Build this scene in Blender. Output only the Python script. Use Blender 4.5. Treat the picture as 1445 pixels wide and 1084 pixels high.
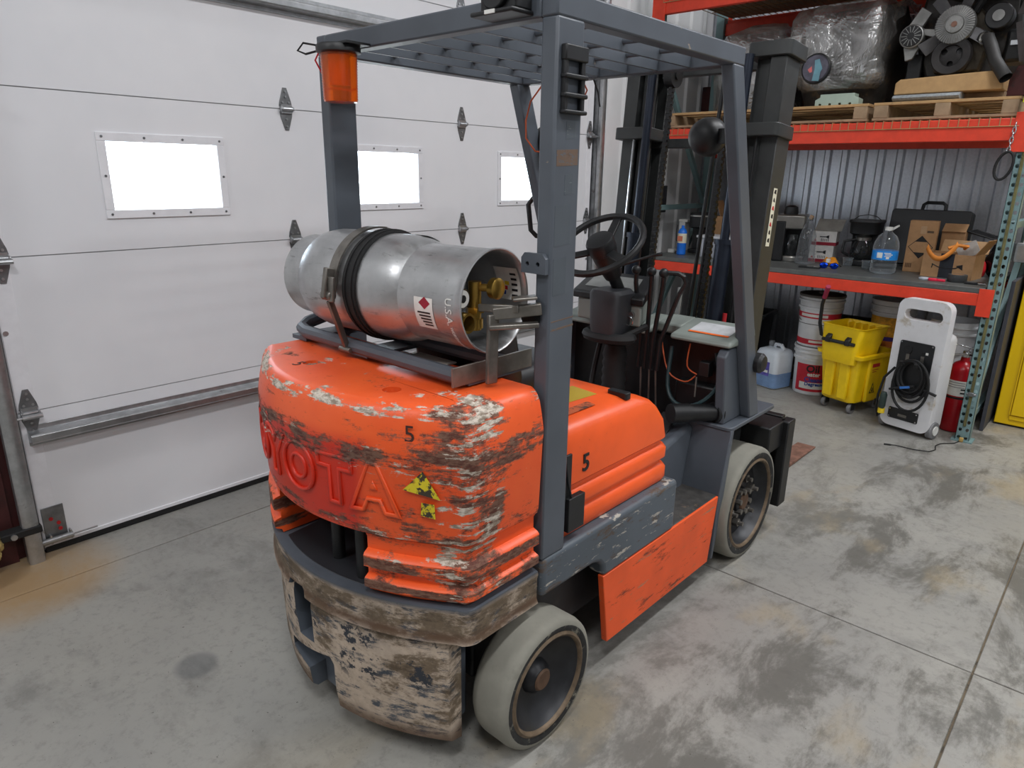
import bpy, bmesh, math, random
from mathutils import Matrix, Vector
for _o in list(bpy.data.objects): bpy.data.objects.remove(_o)
S = bpy.context.scene
C = S.collection
random.seed(5)
PI = math.pi

# ------------------------------------------------------------------ camera
YAW, PITCH, ROLL, FPX = -0.73278, -0.295153, -0.0152049, 975.55
CAMZ = 1.567
def cam_axes():
    f = Vector((math.sin(YAW)*math.cos(PITCH), math.cos(YAW)*math.cos(PITCH), math.sin(PITCH)))
    r = Vector((math.cos(YAW), -math.sin(YAW), 0)); d = f.cross(r)
    return math.cos(ROLL)*r+math.sin(ROLL)*d, -math.sin(ROLL)*r+math.cos(ROLL)*d, f
_r, _d, _f = cam_axes()
cd = bpy.data.cameras.new('camera'); cam = bpy.data.objects.new('camera', cd); C.objects.link(cam)
cd.sensor_width = 36; cd.sensor_fit = 'HORIZONTAL'; cd.lens = FPX/1445*36; cd.clip_start = .02; cd.clip_end = 300
cam.matrix_world = Matrix(((_r.x, -_d.x, -_f.x, 0), (_r.y, -_d.y, -_f.y, 0), (_r.z, -_d.z, -_f.z, CAMZ), (0, 0, 0, 1)))
S.camera = cam

# ------------------------------------------------------------------ world, light, exposure
S.view_settings.view_transform = 'Standard'; S.view_settings.look = 'None'
S.view_settings.gamma = 1; S.view_settings.use_curve_mapping = False
S.view_settings.exposure = 0.0
w = bpy.data.worlds.new('world'); S.world = w; w.use_nodes = True
_n = w.node_tree.nodes; _n.clear()
_bg = _n.new('ShaderNodeBackground'); _wo = _n.new('ShaderNodeOutputWorld')
_bg.inputs[0].default_value = (.80, .90, 1.0, 1); _bg.inputs[1].default_value = 9.0
w.node_tree.links.new(_bg.outputs[0], _wo.inputs[0])

CEIL = 5.0
LIGHTS = [(0.3, -0.6), (0.3, 3.0), (3.0, -0.6), (3.0, 3.0), (-2.0, -2.6), (0.3, 5.2)]
LIGHT_W = 64
for i, (x, y) in enumerate(LIGHTS):
    ld = bpy.data.lights.new('high_bay_light_offscreen', 'AREA'); ld.shape = 'RECTANGLE'; ld.size = .34; ld.size_y = 1.16
    ld.energy = LIGHT_W; ld.color = (.95, .965, 1.0)
    lo = bpy.data.objects.new('high_bay_light_offscreen', ld); C.objects.link(lo); lo.location = (x, y, CEIL-.275)

# ------------------------------------------------------------------ mesh helpers
PM = {}
class MB:
    def __init__(s): s.v = []; s.f = []
    def add(s, vs, fs, M=None):
        n = len(s.v)
        s.v += [(M @ Vector(q)) if M else Vector(q) for q in vs]
        s.f += [tuple(n+i for i in f) for f in fs]
        return s
    def box(s, x0, x1, y0, y1, z0, z1, M=None):
        vs = [(x, y, z) for z in (z0, z1) for y in (y0, y1) for x in (x0, x1)]
        return s.add(vs, [(0, 2, 3, 1), (4, 5, 7, 6), (0, 1, 5, 4), (2, 6, 7, 3), (0, 4, 6, 2), (1, 3, 7, 5)], M)
    def obox(s, c, size, rx=0, ry=0, rz=0):
        M = Matrix.Translation(c) @ Matrix.Rotation(rz, 4, 'Z') @ Matrix.Rotation(ry, 4, 'Y') @ Matrix.Rotation(rx, 4, 'X')
        a, b, d = (q/2 for q in size)
        return s.box(-a, a, -b, b, -d, d, M)
    def bar(s, p0, p1, wid, hei, up=(0, 0, 1)):
        p0, p1 = Vector(p0), Vector(p1); d = (p1-p0); L = d.length; d.normalize()
        u = Vector(up); sx = d.cross(u).normalized(); uz = sx.cross(d)
        M = Matrix((( sx.x, d.x, uz.x, p0.x), (sx.y, d.y, uz.y, p0.y), (sx.z, d.z, uz.z, p0.z), (0, 0, 0, 1)))
        return s.box(-wid/2, wid/2, 0, L, -hei/2, hei/2, M)
    def ring(s, c, ax, r, n, ph=0):
        c = Vector(c); ax = Vector(ax).normalized()
        t = Vector((0, 0, 1)) if abs(ax.z) < .9 else Vector((1, 0, 0))
        e = ax.cross(t).normalized(); g = ax.cross(e)
        return [c+e*r*math.cos(2*PI*i/n+ph)+g*r*math.sin(2*PI*i/n+ph) for i in range(n)]
    def loft(s, rings, cap0=True, cap1=True, closed=True):
        n = len(rings[0]); vs = [q for r in rings for q in r]; fs = []
        for k in range(len(rings)-1):
            for i in range(n if closed else n-1):
                j = (i+1) % n
                fs.append((k*n+i, k*n+j, (k+1)*n+j, (k+1)*n+i))
        if cap0: fs.append(tuple(range(n-1, -1, -1)))
        if cap1: fs.append(tuple((len(rings)-1)*n+i for i in range(n)))
        return s.add(vs, fs)
    def cyl(s, p0, p1, r0, r1=None, n=16, cap=True):
        r1 = r0 if r1 is None else r1
        ax = Vector(p1)-Vector(p0)
        return s.loft([s.ring(p0, ax, r0, n), s.ring(p1, ax, r1, n)], cap, cap)
    def lathe(s, prof, c=(0, 0, 0), ax=(0, 0, 1), n=28, cap0=False, cap1=False):
        c = Vector(c); ax = Vector(ax).normalized()
        return s.loft([s.ring(c+ax*h, ax, max(r, 1e-4), n) for r, h in prof], cap0, cap1)
    def tube(s, pts, r, n=8, closed=False, cap=True):
        P = [Vector(q) for q in pts]; m = len(P); rings = []; prev = None
        rr = r if isinstance(r, (list, tuple)) else [r]*m
        for i in range(m):
            if closed: t = P[(i+1) % m]-P[i-1]
            else: t = P[min(i+1, m-1)]-P[max(i-1, 0)]
            t.normalize()
            if prev is None:
                h = Vector((0, 0, 1)) if abs(t.z) < .9 else Vector((1, 0, 0))
                e = t.cross(h).normalized()
            else: e = (prev-t*prev.dot(t)).normalized()
            prev = e; g = t.cross(e)
            rings.append([P[i]+e*rr[i]*math.cos(2*PI*k/n)+g*rr[i]*math.sin(2*PI*k/n) for k in range(n)])
        if closed:
            rings.append(rings[0]); return s.loft(rings, False, False)
        return s.loft(rings, cap, cap)
    def prism(s, poly, axis, a, b):
        def p(q, t):
            return {'x': (t, q[0], q[1]), 'y': (q[0], t, q[1]), 'z': (q[0], q[1], t)}[axis]
        return s.loft([[p(q, a) for q in poly], [p(q, b) for q in poly]])
    def ball(s, c, r, n=14, m=9):
        r = (r, r, r) if not isinstance(r, (tuple, list)) else r
        rings = []
        for k in range(1, m):
            t = PI*k/m
            rings.append([(c[0]+r[0]*math.sin(t)*math.cos(2*PI*i/n), c[1]+r[1]*math.sin(t)*math.sin(2*PI*i/n), c[2]-r[2]*math.cos(t)) for i in range(n)])
        return s.loft(rings)
    def mesh(s, name, parent=None, recalc=True):
        inv = PM[parent.name].inverted() if parent is not None and parent.name in PM else Matrix()
        me = bpy.data.meshes.new(name); me.from_pydata([inv @ q for q in s.v], [], s.f)
        if recalc:
            bm = bmesh.new(); bm.from_mesh(me); bmesh.ops.recalc_face_normals(bm, faces=bm.faces); bm.to_mesh(me); bm.free()
        return me
    def build(s, name, mat, parent=None, bev=0, ang=35, seg=2, flat=False):
        return link(name, s.mesh(name, parent), mat, parent, bev, ang, seg, flat)
def link(name, me, mat, parent=None, bev=0, ang=35, seg=2, flat=False):
    if not flat:
        me.polygons.foreach_set('use_smooth', [True]*len(me.polygons)); me.set_sharp_from_angle(angle=math.radians(ang))
    if mat is not None and not len(me.materials): me.materials.append(mat)
    o = bpy.data.objects.new(name, me); C.objects.link(o)
    if parent is not None:
        o.parent = parent; PM[o.name] = PM.get(parent.name, Matrix())
    if bev:
        b = o.modifiers.new('edge', 'BEVEL'); b.width = bev; b.segments = seg; b.limit_method = 'ANGLE'; b.angle_limit = math.radians(40)
    return o
def tag(o, label=None, cat=None, group=None, kind=None):
    if label: o['label'] = label
    if cat: o['category'] = cat
    if group: o['group'] = group
    if kind: o['kind'] = kind
    return o
def thing(name, label=None, cat=None, loc=(0, 0, 0), rz=0, group=None, kind=None):
    o = bpy.data.objects.new(name, None); o.empty_display_size = .1; C.objects.link(o)
    o.location = loc; o.rotation_euler = (0, 0, rz)
    PM[o.name] = Matrix.Translation(loc) @ Matrix.Rotation(rz, 4, 'Z')
    return tag(o, label, cat, group, kind)
def local(o): PM[o.name] = Matrix()         # parts of this thing are given in its own coordinates
def dup(root, loc, rz=0, label=None, group=None):
    r = root.copy(); C.objects.link(r); r.location = loc; r.rotation_euler = (0, 0, rz)
    if label: r['label'] = label
    if group: r['group'] = group
    for ch in list(root.children):
        c = ch.copy(); C.objects.link(c); c.parent = r
        for g in list(ch.children):
            d = g.copy(); C.objects.link(d); d.parent = c
    return r
def evalmesh(o, drop=()):
    dg = bpy.context.evaluated_depsgraph_get(); me = bpy.data.meshes.new_from_object(o.evaluated_get(dg))
    for q in (o,)+tuple(drop): bpy.data.objects.remove(q)
    return me
def boolean_cut(mb, cutter, name, parent):
    inv = parent
    a = mb.mesh(name, parent); b = cutter.mesh('cutter', parent)
    for me in (a, b):
        bm = bmesh.new(); bm.from_mesh(me); bmesh.ops.triangulate(bm, faces=[f for f in bm.faces if len(f.verts) > 4]); bm.to_mesh(me); bm.free()
        me.materials.append(None); me.materials.append(None)
    b.polygons.foreach_set('material_index', [1]*len(b.polygons))
    oa = bpy.data.objects.new('tmp_a', a); ob = bpy.data.objects.new('tmp_b', b); C.objects.link(oa); C.objects.link(ob)
    m = oa.modifiers.new('b', 'BOOLEAN'); m.operation = 'DIFFERENCE'; m.object = ob; m.solver = 'EXACT'; m.material_mode = 'INDEX'; m.use_self = True
    bpy.context.view_layer.update()
    return evalmesh(oa, (ob,))
def rrect(x0, x1, y0, y1, r, n=4):
    out = []
    for cx, cy, a in ((x1-r, y1-r, 0), (x0+r, y1-r, 90), (x0+r, y0+r, 180), (x1-r, y0+r, 270)):
        for i in range(n+1):
            t = math.radians(a+90*i/n); out.append((cx+r*math.cos(t), cy+r*math.sin(t)))
    return out
def text_mesh(txt, size, extrude=.0005, offset=0, bevel=0, align='CENTER'):
    cu = bpy.data.curves.new('txt', 'FONT'); cu.body = txt; cu.size = size; cu.extrude = extrude; cu.offset = offset
    cu.bevel_depth = bevel; cu.bevel_resolution = 1; cu.resolution_u = 3; cu.align_x = align; cu.align_y = 'CENTER'
    o = bpy.data.objects.new('txt', cu); C.objects.link(o); bpy.context.view_layer.update()
    me = evalmesh(o); bpy.data.curves.remove(cu)
    return me
def outline_mesh(txt, size, offset, depth):
    cu = bpy.data.curves.new('txt', 'FONT'); cu.body = txt; cu.size = size; cu.offset = offset; cu.fill_mode = 'NONE'
    cu.bevel_depth = depth; cu.bevel_resolution = 2; cu.resolution_u = 6; cu.align_x = 'CENTER'; cu.align_y = 'CENTER'
    o = bpy.data.objects.new('txt', cu); C.objects.link(o); bpy.context.view_layer.update()
    me = evalmesh(o); bpy.data.curves.remove(cu); return me
def text(name, txt, size, mat, M, parent, extrude=.0004, offset=0):
    me = text_mesh(txt, size, extrude, offset)
    inv = PM[parent.name].inverted() if parent is not None and parent.name in PM else Matrix()
    me.transform(inv @ M); me.materials.clear(); me.materials.append(mat)
    return link(name, me, mat, parent)
def frame_M(p, xdir, up):
    x = Vector(xdir).normalized(); z = x.cross(Vector(up)).normalized(); y = z.cross(x)
    return Matrix(((x.x, y.x, z.x, p[0]), (x.y, y.y, z.y, p[1]), (x.z, y.z, z.z, p[2]), (0, 0, 0, 1)))

# ------------------------------------------------------------------ material helpers
def lin(c):
    return tuple((q/255/12.92 if q <= 10 else ((q/255+.055)/1.055)**2.4) for q in c)
class G:
    def __init__(s, name):
        s.m = bpy.data.materials.new(name); s.m.use_nodes = True; s.t = s.m.node_tree; s.t.nodes.clear()
        s.o = s.t.nodes.new('ShaderNodeOutputMaterial'); s.b = s.t.nodes.new('ShaderNodeBsdfPrincipled')
        s.t.links.new(s.b.outputs[0], s.o.inputs[0]); s.tc = s.t.nodes.new('ShaderNodeTexCoord'); s.co = s.tc.outputs['Object']; s._xyz = None
    def put(s, sock, v):
        if isinstance(v, bpy.types.NodeSocket): s.t.links.new(v, sock)
        elif isinstance(v, (tuple, list)) and len(v) == 3 and sock.type == 'RGBA': sock.default_value = (*v, 1)
        else: sock.default_value = v
    def noise(s, scale=5, st=(1, 1, 1), detail=4, rough=.6, off=0, dist=0):
        mp = s.t.nodes.new('ShaderNodeMapping'); mp.inputs['Scale'].default_value = st; mp.inputs['Location'].default_value = (off*1.7, off*.9, off*2.3)
        s.t.links.new(s.co, mp.inputs[0]); n = s.t.nodes.new('ShaderNodeTexNoise')
        n.inputs['Scale'].default_value = scale; n.inputs['Detail'].default_value = detail; n.inputs['Roughness'].default_value = rough; n.inputs['Distortion'].default_value = dist
        s.t.links.new(mp.outputs[0], n.inputs['Vector']); return n.outputs[0]
    def wave(s, scale, st=(1, 1, 1), dist=2, detail=2):
        mp = s.t.nodes.new('ShaderNodeMapping'); mp.inputs['Scale'].default_value = st; s.t.links.new(s.co, mp.inputs[0])
        n = s.t.nodes.new('ShaderNodeTexWave'); n.inputs['Scale'].default_value = scale; n.inputs['Distortion'].default_value = dist; n.inputs['Detail'].default_value = detail
        s.t.links.new(mp.outputs[0], n.inputs['Vector']); return n.outputs['Fac']
    def voro(s, scale, st=(1, 1, 1)):
        mp = s.t.nodes.new('ShaderNodeMapping'); mp.inputs['Scale'].default_value = st; s.t.links.new(s.co, mp.inputs[0])
        n = s.t.nodes.new('ShaderNodeTexVoronoi'); n.inputs['Scale'].default_value = scale; s.t.links.new(mp.outputs[0], n.inputs['Vector']); return n.outputs['Distance']
    def xyz(s):
        if s._xyz is None:
            n = s.t.nodes.new('ShaderNodeSeparateXYZ'); s.t.links.new(s.co, n.inputs[0]); s._xyz = n.outputs
        return s._xyz
    def sm(s, v, a, b, lo=0, hi=1):
        n = s.t.nodes.new('ShaderNodeMapRange'); n.interpolation_type = 'SMOOTHSTEP'
        s.put(n.inputs['Value'], v); n.inputs['From Min'].default_value = a; n.inputs['From Max'].default_value = b
        n.inputs['To Min'].default_value = lo; n.inputs['To Max'].default_value = hi; return n.outputs[0]
    def ma(s, op, a, b=0.0):
        n = s.t.nodes.new('ShaderNodeMath'); n.operation = op; n.use_clamp = op in ('ADD', 'SUBTRACT'); s.put(n.inputs[0], a); s.put(n.inputs[1], b); return n.outputs[0]
    def mul(s, *a):
        r = a[0]
        for q in a[1:]: r = s.ma('MULTIPLY', r, q)
        return r
    def mx(s, *a):
        r = a[0]
        for q in a[1:]: r = s.ma('MAXIMUM', r, q)
        return r
    def band(s, v, a, b, soft=.01): return s.mul(s.sm(v, a-soft, a+soft), s.sm(v, b-soft, b+soft, 1, 0))
    def mix(s, f, a, b):
        n = s.t.nodes.new('ShaderNodeMix'); n.data_type = 'RGBA'; s.put(n.inputs[0], f); s.put(n.inputs[6], a); s.put(n.inputs[7], b); return n.outputs[2]
    def fmix(s, f, a, b):
        n = s.t.nodes.new('ShaderNodeMix'); n.data_type = 'FLOAT'; s.put(n.inputs[0], f); s.put(n.inputs[2], a); s.put(n.inputs[3], b); return n.outputs[0]
    def done(s, col, rough=.5, metal=0, bump=None, **kw):
        s.put(s.b.inputs['Base Color'], col); s.put(s.b.inputs['Roughness'], rough); s.put(s.b.inputs['Metallic'], metal)
        for k, v in kw.items(): s.put(s.b.inputs[k.replace('_', ' ')], v)
        if bump:
            n = s.t.nodes.new('ShaderNodeBump'); s.put(n.inputs['Height'], bump[0]); n.inputs['Strength'].default_value = bump[1]; n.inputs['Distance'].default_value = bump[2]
            s.t.links.new(n.outputs[0], s.b.inputs['Normal'])
        return s.m
MC = {}
def M(name, col, rough=.5, metal=0, var=.12, scale=14, dirt=None, amt=.0, **kw):
    if name in MC: return MC[name]
    g = G(name); a = lin(col); n = g.noise(scale, detail=5)
    c = g.mix(g.sm(n, .3, .7), tuple(q*(1-var) for q in a), tuple(min(1, q*(1+var)) for q in a))
    if dirt: c = g.mix(g.mul(g.sm(g.noise(scale*.6, detail=7, rough=.72, off=3), .62-amt, .72-amt), .85), c, lin(dirt))
    MC[name] = g.done(c, rough, metal, bump=(n, .08, .002), **kw)
    return MC[name]
def worn(name, col, wear, grime, rough=.45, w_amt=.0, g_amt=.0, st=(1, 1, 6), scale=9, metal=0):
    g = G(name); n1 = g.noise(scale, st, 7, .72); n2 = g.noise(scale*.7, (1, 1, st[2]*.6) if st[2] > 4 else (1, 1, 1), 8, .78, 4); n3 = g.noise(2.5, off=7)
    a = lin(col)
    c = g.mix(g.sm(n3, .3, .7), tuple(q*.85 for q in a), tuple(min(1, q*1.12) for q in a))
    gm = g.sm(n2, .64-g_amt, .74-g_amt); c = g.mix(g.mul(gm, .85), c, lin(grime))
    wm = g.sm(n1, .66-w_amt, .69-w_amt); c = g.mix(wm, c, lin(wear))
    MC[name] = g.done(c, g.fmix(wm, g.fmix(gm, rough, .8), .7), metal, bump=(g.ma('SUBTRACT', 1.0, wm), .25, .0012))
    return MC[name]
def glow(name, col, strength):
    g = G(name); return g.done((0, 0, 0), .5, 0, Emission_Color=lin(col), Emission_Strength=strength)
def clear(name, col, rough=.05, ior=1.45, alpha=.25):
    g = G(name); t = g.t.nodes; c = lin(col)
    tr = t.new('ShaderNodeBsdfTransparent'); tr.inputs[0].default_value = (*[.55+.45*q for q in c], 1); gl = t.new('ShaderNodeBsdfGlossy'); gl.inputs['Roughness'].default_value = rough; df = t.new('ShaderNodeBsdfDiffuse'); df.inputs[0].default_value = (*c, 1)
    lw = t.new('ShaderNodeLayerWeight'); lw.inputs[0].default_value = .45
    m1 = t.new('ShaderNodeMixShader'); m1.inputs[0].default_value = .35; g.t.links.new(df.outputs[0], m1.inputs[1]); g.t.links.new(gl.outputs[0], m1.inputs[2])
    m2 = t.new('ShaderNodeMixShader'); g.put(m2.inputs[0], g.ma('ADD', g.mul(g.ma('POWER', lw.outputs['Facing'], 2.5), .8), alpha)); g.t.links.new(tr.outputs[0], m2.inputs[1]); g.t.links.new(m1.outputs[0], m2.inputs[2])
    g.t.links.new(m2.outputs[0], g.o.inputs[0]); return g.m

# ------------------------------------------------------------------ materials of the room
def concrete():
    g = G('concrete'); x, y, z = g.xyz()
    big = g.noise(.75, (1, 1, 1), 4, .6); mid = g.noise(3.2, (1, 1.35, 1), 8, .70, 2, .25); fin = g.noise(26, detail=6, rough=.75, off=5); str_ = g.noise(3.4, (1.0, .45, 1), 9, .74, 9, .3)
    sp = g.noise(75, detail=2, off=3)
    c = g.mix(g.sm(big, .32, .68), lin((140, 139, 135)), lin((158, 156, 149)))
    c = g.mix(g.mul(g.sm(mid, .50, .72), .50), c, lin((102, 101, 98)))
    c = g.mix(g.mul(g.sm(str_, .46, .60), g.sm(x, -1.9, -.5), .78), c, lin((84, 82, 76)))
    c = g.mix(g.mul(g.sm(g.noise(1.6, (1.4, .7, 1), 5, .6, 13), .54, .66), g.sm(x, -1.8, -.9), .5), c, lin((158, 143, 114)))
    c = g.mix(g.mul(g.sm(fin, .48, .7), .38), c, lin((100, 99, 94)))
    c = g.mix(g.sm(sp, .73, .77), c, lin((90, 86, 80)))
    # dust swept up against the door track, and an old round oil spot
    dx = g.ma('SUBTRACT', x, -3.05); dy = g.ma('SUBTRACT', y, .52)
    d2 = g.t.nodes.new('ShaderNodeMath'); d2.operation = 'ADD'; g.put(d2.inputs[0], g.mul(g.ma('POWER', g.ma('ABSOLUTE', g._sub(x, -3.02)), 2.0), 1.0)); g.put(d2.inputs[1], g.ma('POWER', g.ma('ABSOLUTE', g._sub(y, .48)), 2.0))
    dust = g.mul(g.sm(d2.outputs[0], .02, .16, 1, 0), g.sm(mid, .3, .6, .6, 1)); c = g.mix(dust, c, lin((160, 134, 100)))
    sp2 = g.t.nodes.new('ShaderNodeMath'); sp2.operation = 'ADD'; g.put(sp2.inputs[0], g.mul(g.ma('POWER', g.ma('ABSOLUTE', g._sub(x, -2.04)), 2.0), 1.0)); g.put(sp2.inputs[1], g.ma('POWER', g.ma('ABSOLUTE', g._sub(y, .73)), 2.0))
    c = g.mix(g.mul(g.sm(sp2.outputs[0], .002, .0062, 1, 0), .55), c, lin((92, 94, 96)))
    return g.done(c, g.fmix(g.sm(mid, .35, .7), .42, .60), 0, bump=(fin, .10, .002), Specular_IOR_Level=.38)
def _sub(s, a, b):
    n = s.t.nodes.new('ShaderNodeMath'); n.operation = 'SUBTRACT'; s.put(n.inputs[0], a); s.put(n.inputs[1], b); return n.outputs[0]
G._sub = _sub
m_conc = concrete()
m_joint = M('joint_filler', (112, 100, 82), .9, dirt=(70, 64, 55), amt=.1)
def door_paint():
    g = G('door_panel_paint'); n = g.noise(40, (1, 1, 9), 4, .6); sp = g.noise(9, detail=3, off=4)
    c = g.mix(g.sm(g.noise(1.3, off=2), .3, .7), lin((222, 223, 227)), lin((231, 231, 234)))
    c = g.mix(g.mul(g.sm(sp, .75, .80), .5), c, lin((150, 145, 138)))
    return g.done(c, .42, 0, bump=(n, .10, .001))
m_door = door_paint()
m_white = M('white_trim_paint', (228, 228, 232), .45, var=.04, dirt=(170, 165, 155), amt=-.06)
m_liner = M('white_liner_panel', (226, 227, 228), .4, var=.03, scale=4)
m_galv = M('galvanised_steel', (176, 178, 180), .34, .85, var=.14, scale=22, dirt=(110, 108, 104), amt=-.02)
m_galvdark = M('dull_galvanised', (128, 130, 132), .42, .8, var=.2, scale=20, dirt=(80, 76, 72), amt=.02)
m_black = M('black_rubber', (22, 22, 23), .7, var=.2)
m_maroon = M('maroon_primer_steel', (66, 26, 26), .55, var=.2, dirt=(40, 25, 24), amt=.05)
def corr():
    g = G('corrugated_galvalume'); n = g.noise(3, (9, 1, .5), 4, .6); sc = g.noise(60, detail=3, off=2)
    c = g.mix(g.sm(sc, .3, .7), lin((190, 194, 201)), lin((202, 206, 213)))
    return g.done(c, .30, .6)
m_corr = corr()
def glass():
    g = G('window_pane'); t = g.t.nodes
    tr = t.new('ShaderNodeBsdfTransparent'); tr.inputs[0].default_value = (.94, .96, .97, 1); gl = t.new('ShaderNodeBsdfGlossy'); gl.inputs['Roughness'].default_value = .06
    mx = t.new('ShaderNodeMixShader'); fr = t.new('ShaderNodeLayerWeight'); fr.inputs[0].default_value = .5
    sc = g.sm(g.noise(30, (1, 1, 1), 6, .7), .62, .75); f = g.ma('ADD', g.mul(sc, .10), g.ma('ADD', g.mul(g.ma('POWER', fr.outputs['Facing'], 4.0), .6), .03))
    g.t.links.new(f, mx.inputs[0]); g.t.links.new(tr.outputs[0], mx.inputs[1]); g.t.links.new(gl.outputs[0], mx.inputs[2]); g.t.links.new(mx.outputs[0], g.o.inputs[0]); return g.m
m_glass = glass()
m_red = M('safety_orange_beam', (226, 66, 40), .45, var=.08, dirt=(150, 60, 42), amt=-.03)
m_teal = worn('teal_rack_paint', (118, 146, 148), (190, 196, 190), (88, 84, 60), .5, -.02, -.03)

# ------------------------------------------------------------------ the room
XW, XE, YN, YS = -3.187, 4.2, 6.15, -4.2
fl = thing('floor', kind='structure', loc=(0, 0, 0))
MB().box(XW-.3, XE+.1, YS-.1, YN+.1, -.12, -.008).build('floor_base', m_joint, fl)
xs = [XW-.25, -2.915, -.14, XE]; ys = [YS, 2.468, YN]
for i in range(3):
    for j in range(2):
        g_ = .003
        MB().box(xs[i]+(g_ if i else 0), xs[i+1]-(g_ if i < 2 else 0), ys[j]+(g_ if j else 0), ys[j+1]-(g_ if j < 1 else 0), -.02, 0).build('slab', m_conc, fl, bev=.0025)
ce = thing('ceiling', kind='structure', loc=(0, 0, CEIL))
MB().box(XW-.3, XE+.1, YS-.1, YN+.1, CEIL, CEIL+.1).build('liner', m_liner, ce)
for i in range(14):
    x = XW+.3+i*.53; MB().box(x-.02, x+.02, YS, YN, CEIL-.02, CEIL+.01).build('rib', m_liner, ce)
wl = thing('wall_left', kind='structure', loc=(XW, YN, 0))
MB().box(XW-.3, XW-.03, 4.47, YN+.1, 0, CEIL).build('liner', m_liner, wl)
for k in range(7):
    y = 4.58+k*.235; MB().prism([(XW-.03, y-.03), (XW-.012, y-.012), (XW-.012, y+.012), (XW-.03, y+.03)], 'z', 0, CEIL).build('rib', m_liner, wl)
MB().box(XW-.3, XW-.03, YS-.1, .45, 0, CEIL).build('liner', m_liner, wl)
MB().box(XW-.3, XW-.06, .45, 4.47, 3.2, CEIL).build('header', m_liner, wl)
wb = thing('wall_back', kind='structure', loc=(0, YN, 0))
prof = []; x = XW-.05
while x < XE:
    prof += [(x, YN), (x+.035, YN), (x+.05, YN-.022), (x+.085, YN-.022), (x+.10, YN)]; x += .135
prof += [(XE+.1, YN), (XE+.1, YN+.1), (XW-.1, YN+.1)]
MB().prism(prof, 'z', 0, CEIL).build('corrugated_sheet', m_corr, wb, ang=20)
MB().box(XW, XE, YN-.16, YN-.03, 2.12, 2.32).build('girt', m_maroon, wb, bev=.004)
m_far = M('grey_far_wall', (150, 150, 150), .6, var=.05, scale=3)
tag(MB().box(XE, XE+.1, YS-.1, YN+.1, 0, CEIL).build('wall_right', m_far), kind='structure')
tag(MB().box(XW-.3, XE+.1, YS-.1, YS, 0, CEIL).build('wall_front', m_far), kind='structure')

# overhead door: sections, windows, hinges, struts
D0, D1, SEC = .607, 4.382, .611
WIN = [(1.041, 1.567), (2.214, 2.740), (3.370, 3.896)]; WZ = (1.366, 1.704)
dr = thing('door_1', kind='structure', loc=(XW, (D0+D1)/2, 0), label='white sectional overhead door with three small windows')
for k in range(5):
    z0, z1 = .014+k*SEC, .014+(k+1)*SEC; b = MB(); a, c = XW-.045, XW
    za, zb = z0+.0022, z1-.0022
    def pane_box(y0, y1, q0, q1):
        b.box(a, c, y0, y1, q0, q1)
    if k == 2:
        e = .03; prev = D0
        for y0, y1 in WIN:
            pane_box(prev, y0+e, za, zb); pane_box(y0+e, y1-e, za, WZ[0]+e); pane_box(y0+e, y1-e, WZ[1]-e, zb); prev = y1-e
        pane_box(prev, D1, za, zb)
    else: pane_box(D0, D1, za, zb)
    b.build('door_section', m_door, dr)
    MB().box(XW-.052, XW-.006, D0, D1, z1-.004, z1+.004).build('joint_seal', M('grey_gasket', (168, 168, 168), .7), dr)
    for y0, y1 in ((D0+.002, D0+.066), (D1-.066, D1-.002)):
        MB().box(XW-.01, XW+.0025, y0, y1, za+.004, zb-.004).build('end_stile', m_white, dr, bev=.001)
for y0, y1 in WIN:
    wn = MB(); z0, z1 = WZ; e = .034
    wn.prism([(y0, z0), (y1, z0), (y1, z1), (y0, z1)], 'x', XW+.0005, XW+.004)
    wn = MB()
    for (p, q, r_, s_) in ((y0, y1, z0, z0+e), (y0, y1, z1-e, z1), (y0, y0+e, z0+e, z1-e), (y1-e, y1, z0+e, z1-e)):
        wn.box(XW-.03, XW+.007, p, q, r_, s_)
    wo = wn.build('window', m_white, dr, bev=.002)
    for (p, q, r_, s_) in ((y0+e, y1-e, z0+e, z0+e+.012), (y0+e, y1-e, z1-e-.012, z1-e), (y0+e, y0+e+.012, z0+e, z1-e), (y1-e-.012, y1-e, z0+e, z1-e)):
        pass
    MB().box(XW-.026, XW-.020, y0+e-.003, y1-e+.003, z0+e-.003, z1-e+.003).build('pane', m_glass, wo)
    sc = MB()
    for t in (.04, .35, .65, .96):
        for z in (z0+.017, z1-.017): sc.cyl((XW+.006, y0+(y1-y0)*t, z), (XW+.0095, y0+(y1-y0)*t, z), .005, n=8)
    for z in ((z0+z1)/2,):
        for y in (y0+.017, y1-.017): sc.cyl((XW+.006, y, z), (XW+.0095, y, z), .005, n=8)
    sc.build('screw_heads', m_galvdark, wo)
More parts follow.
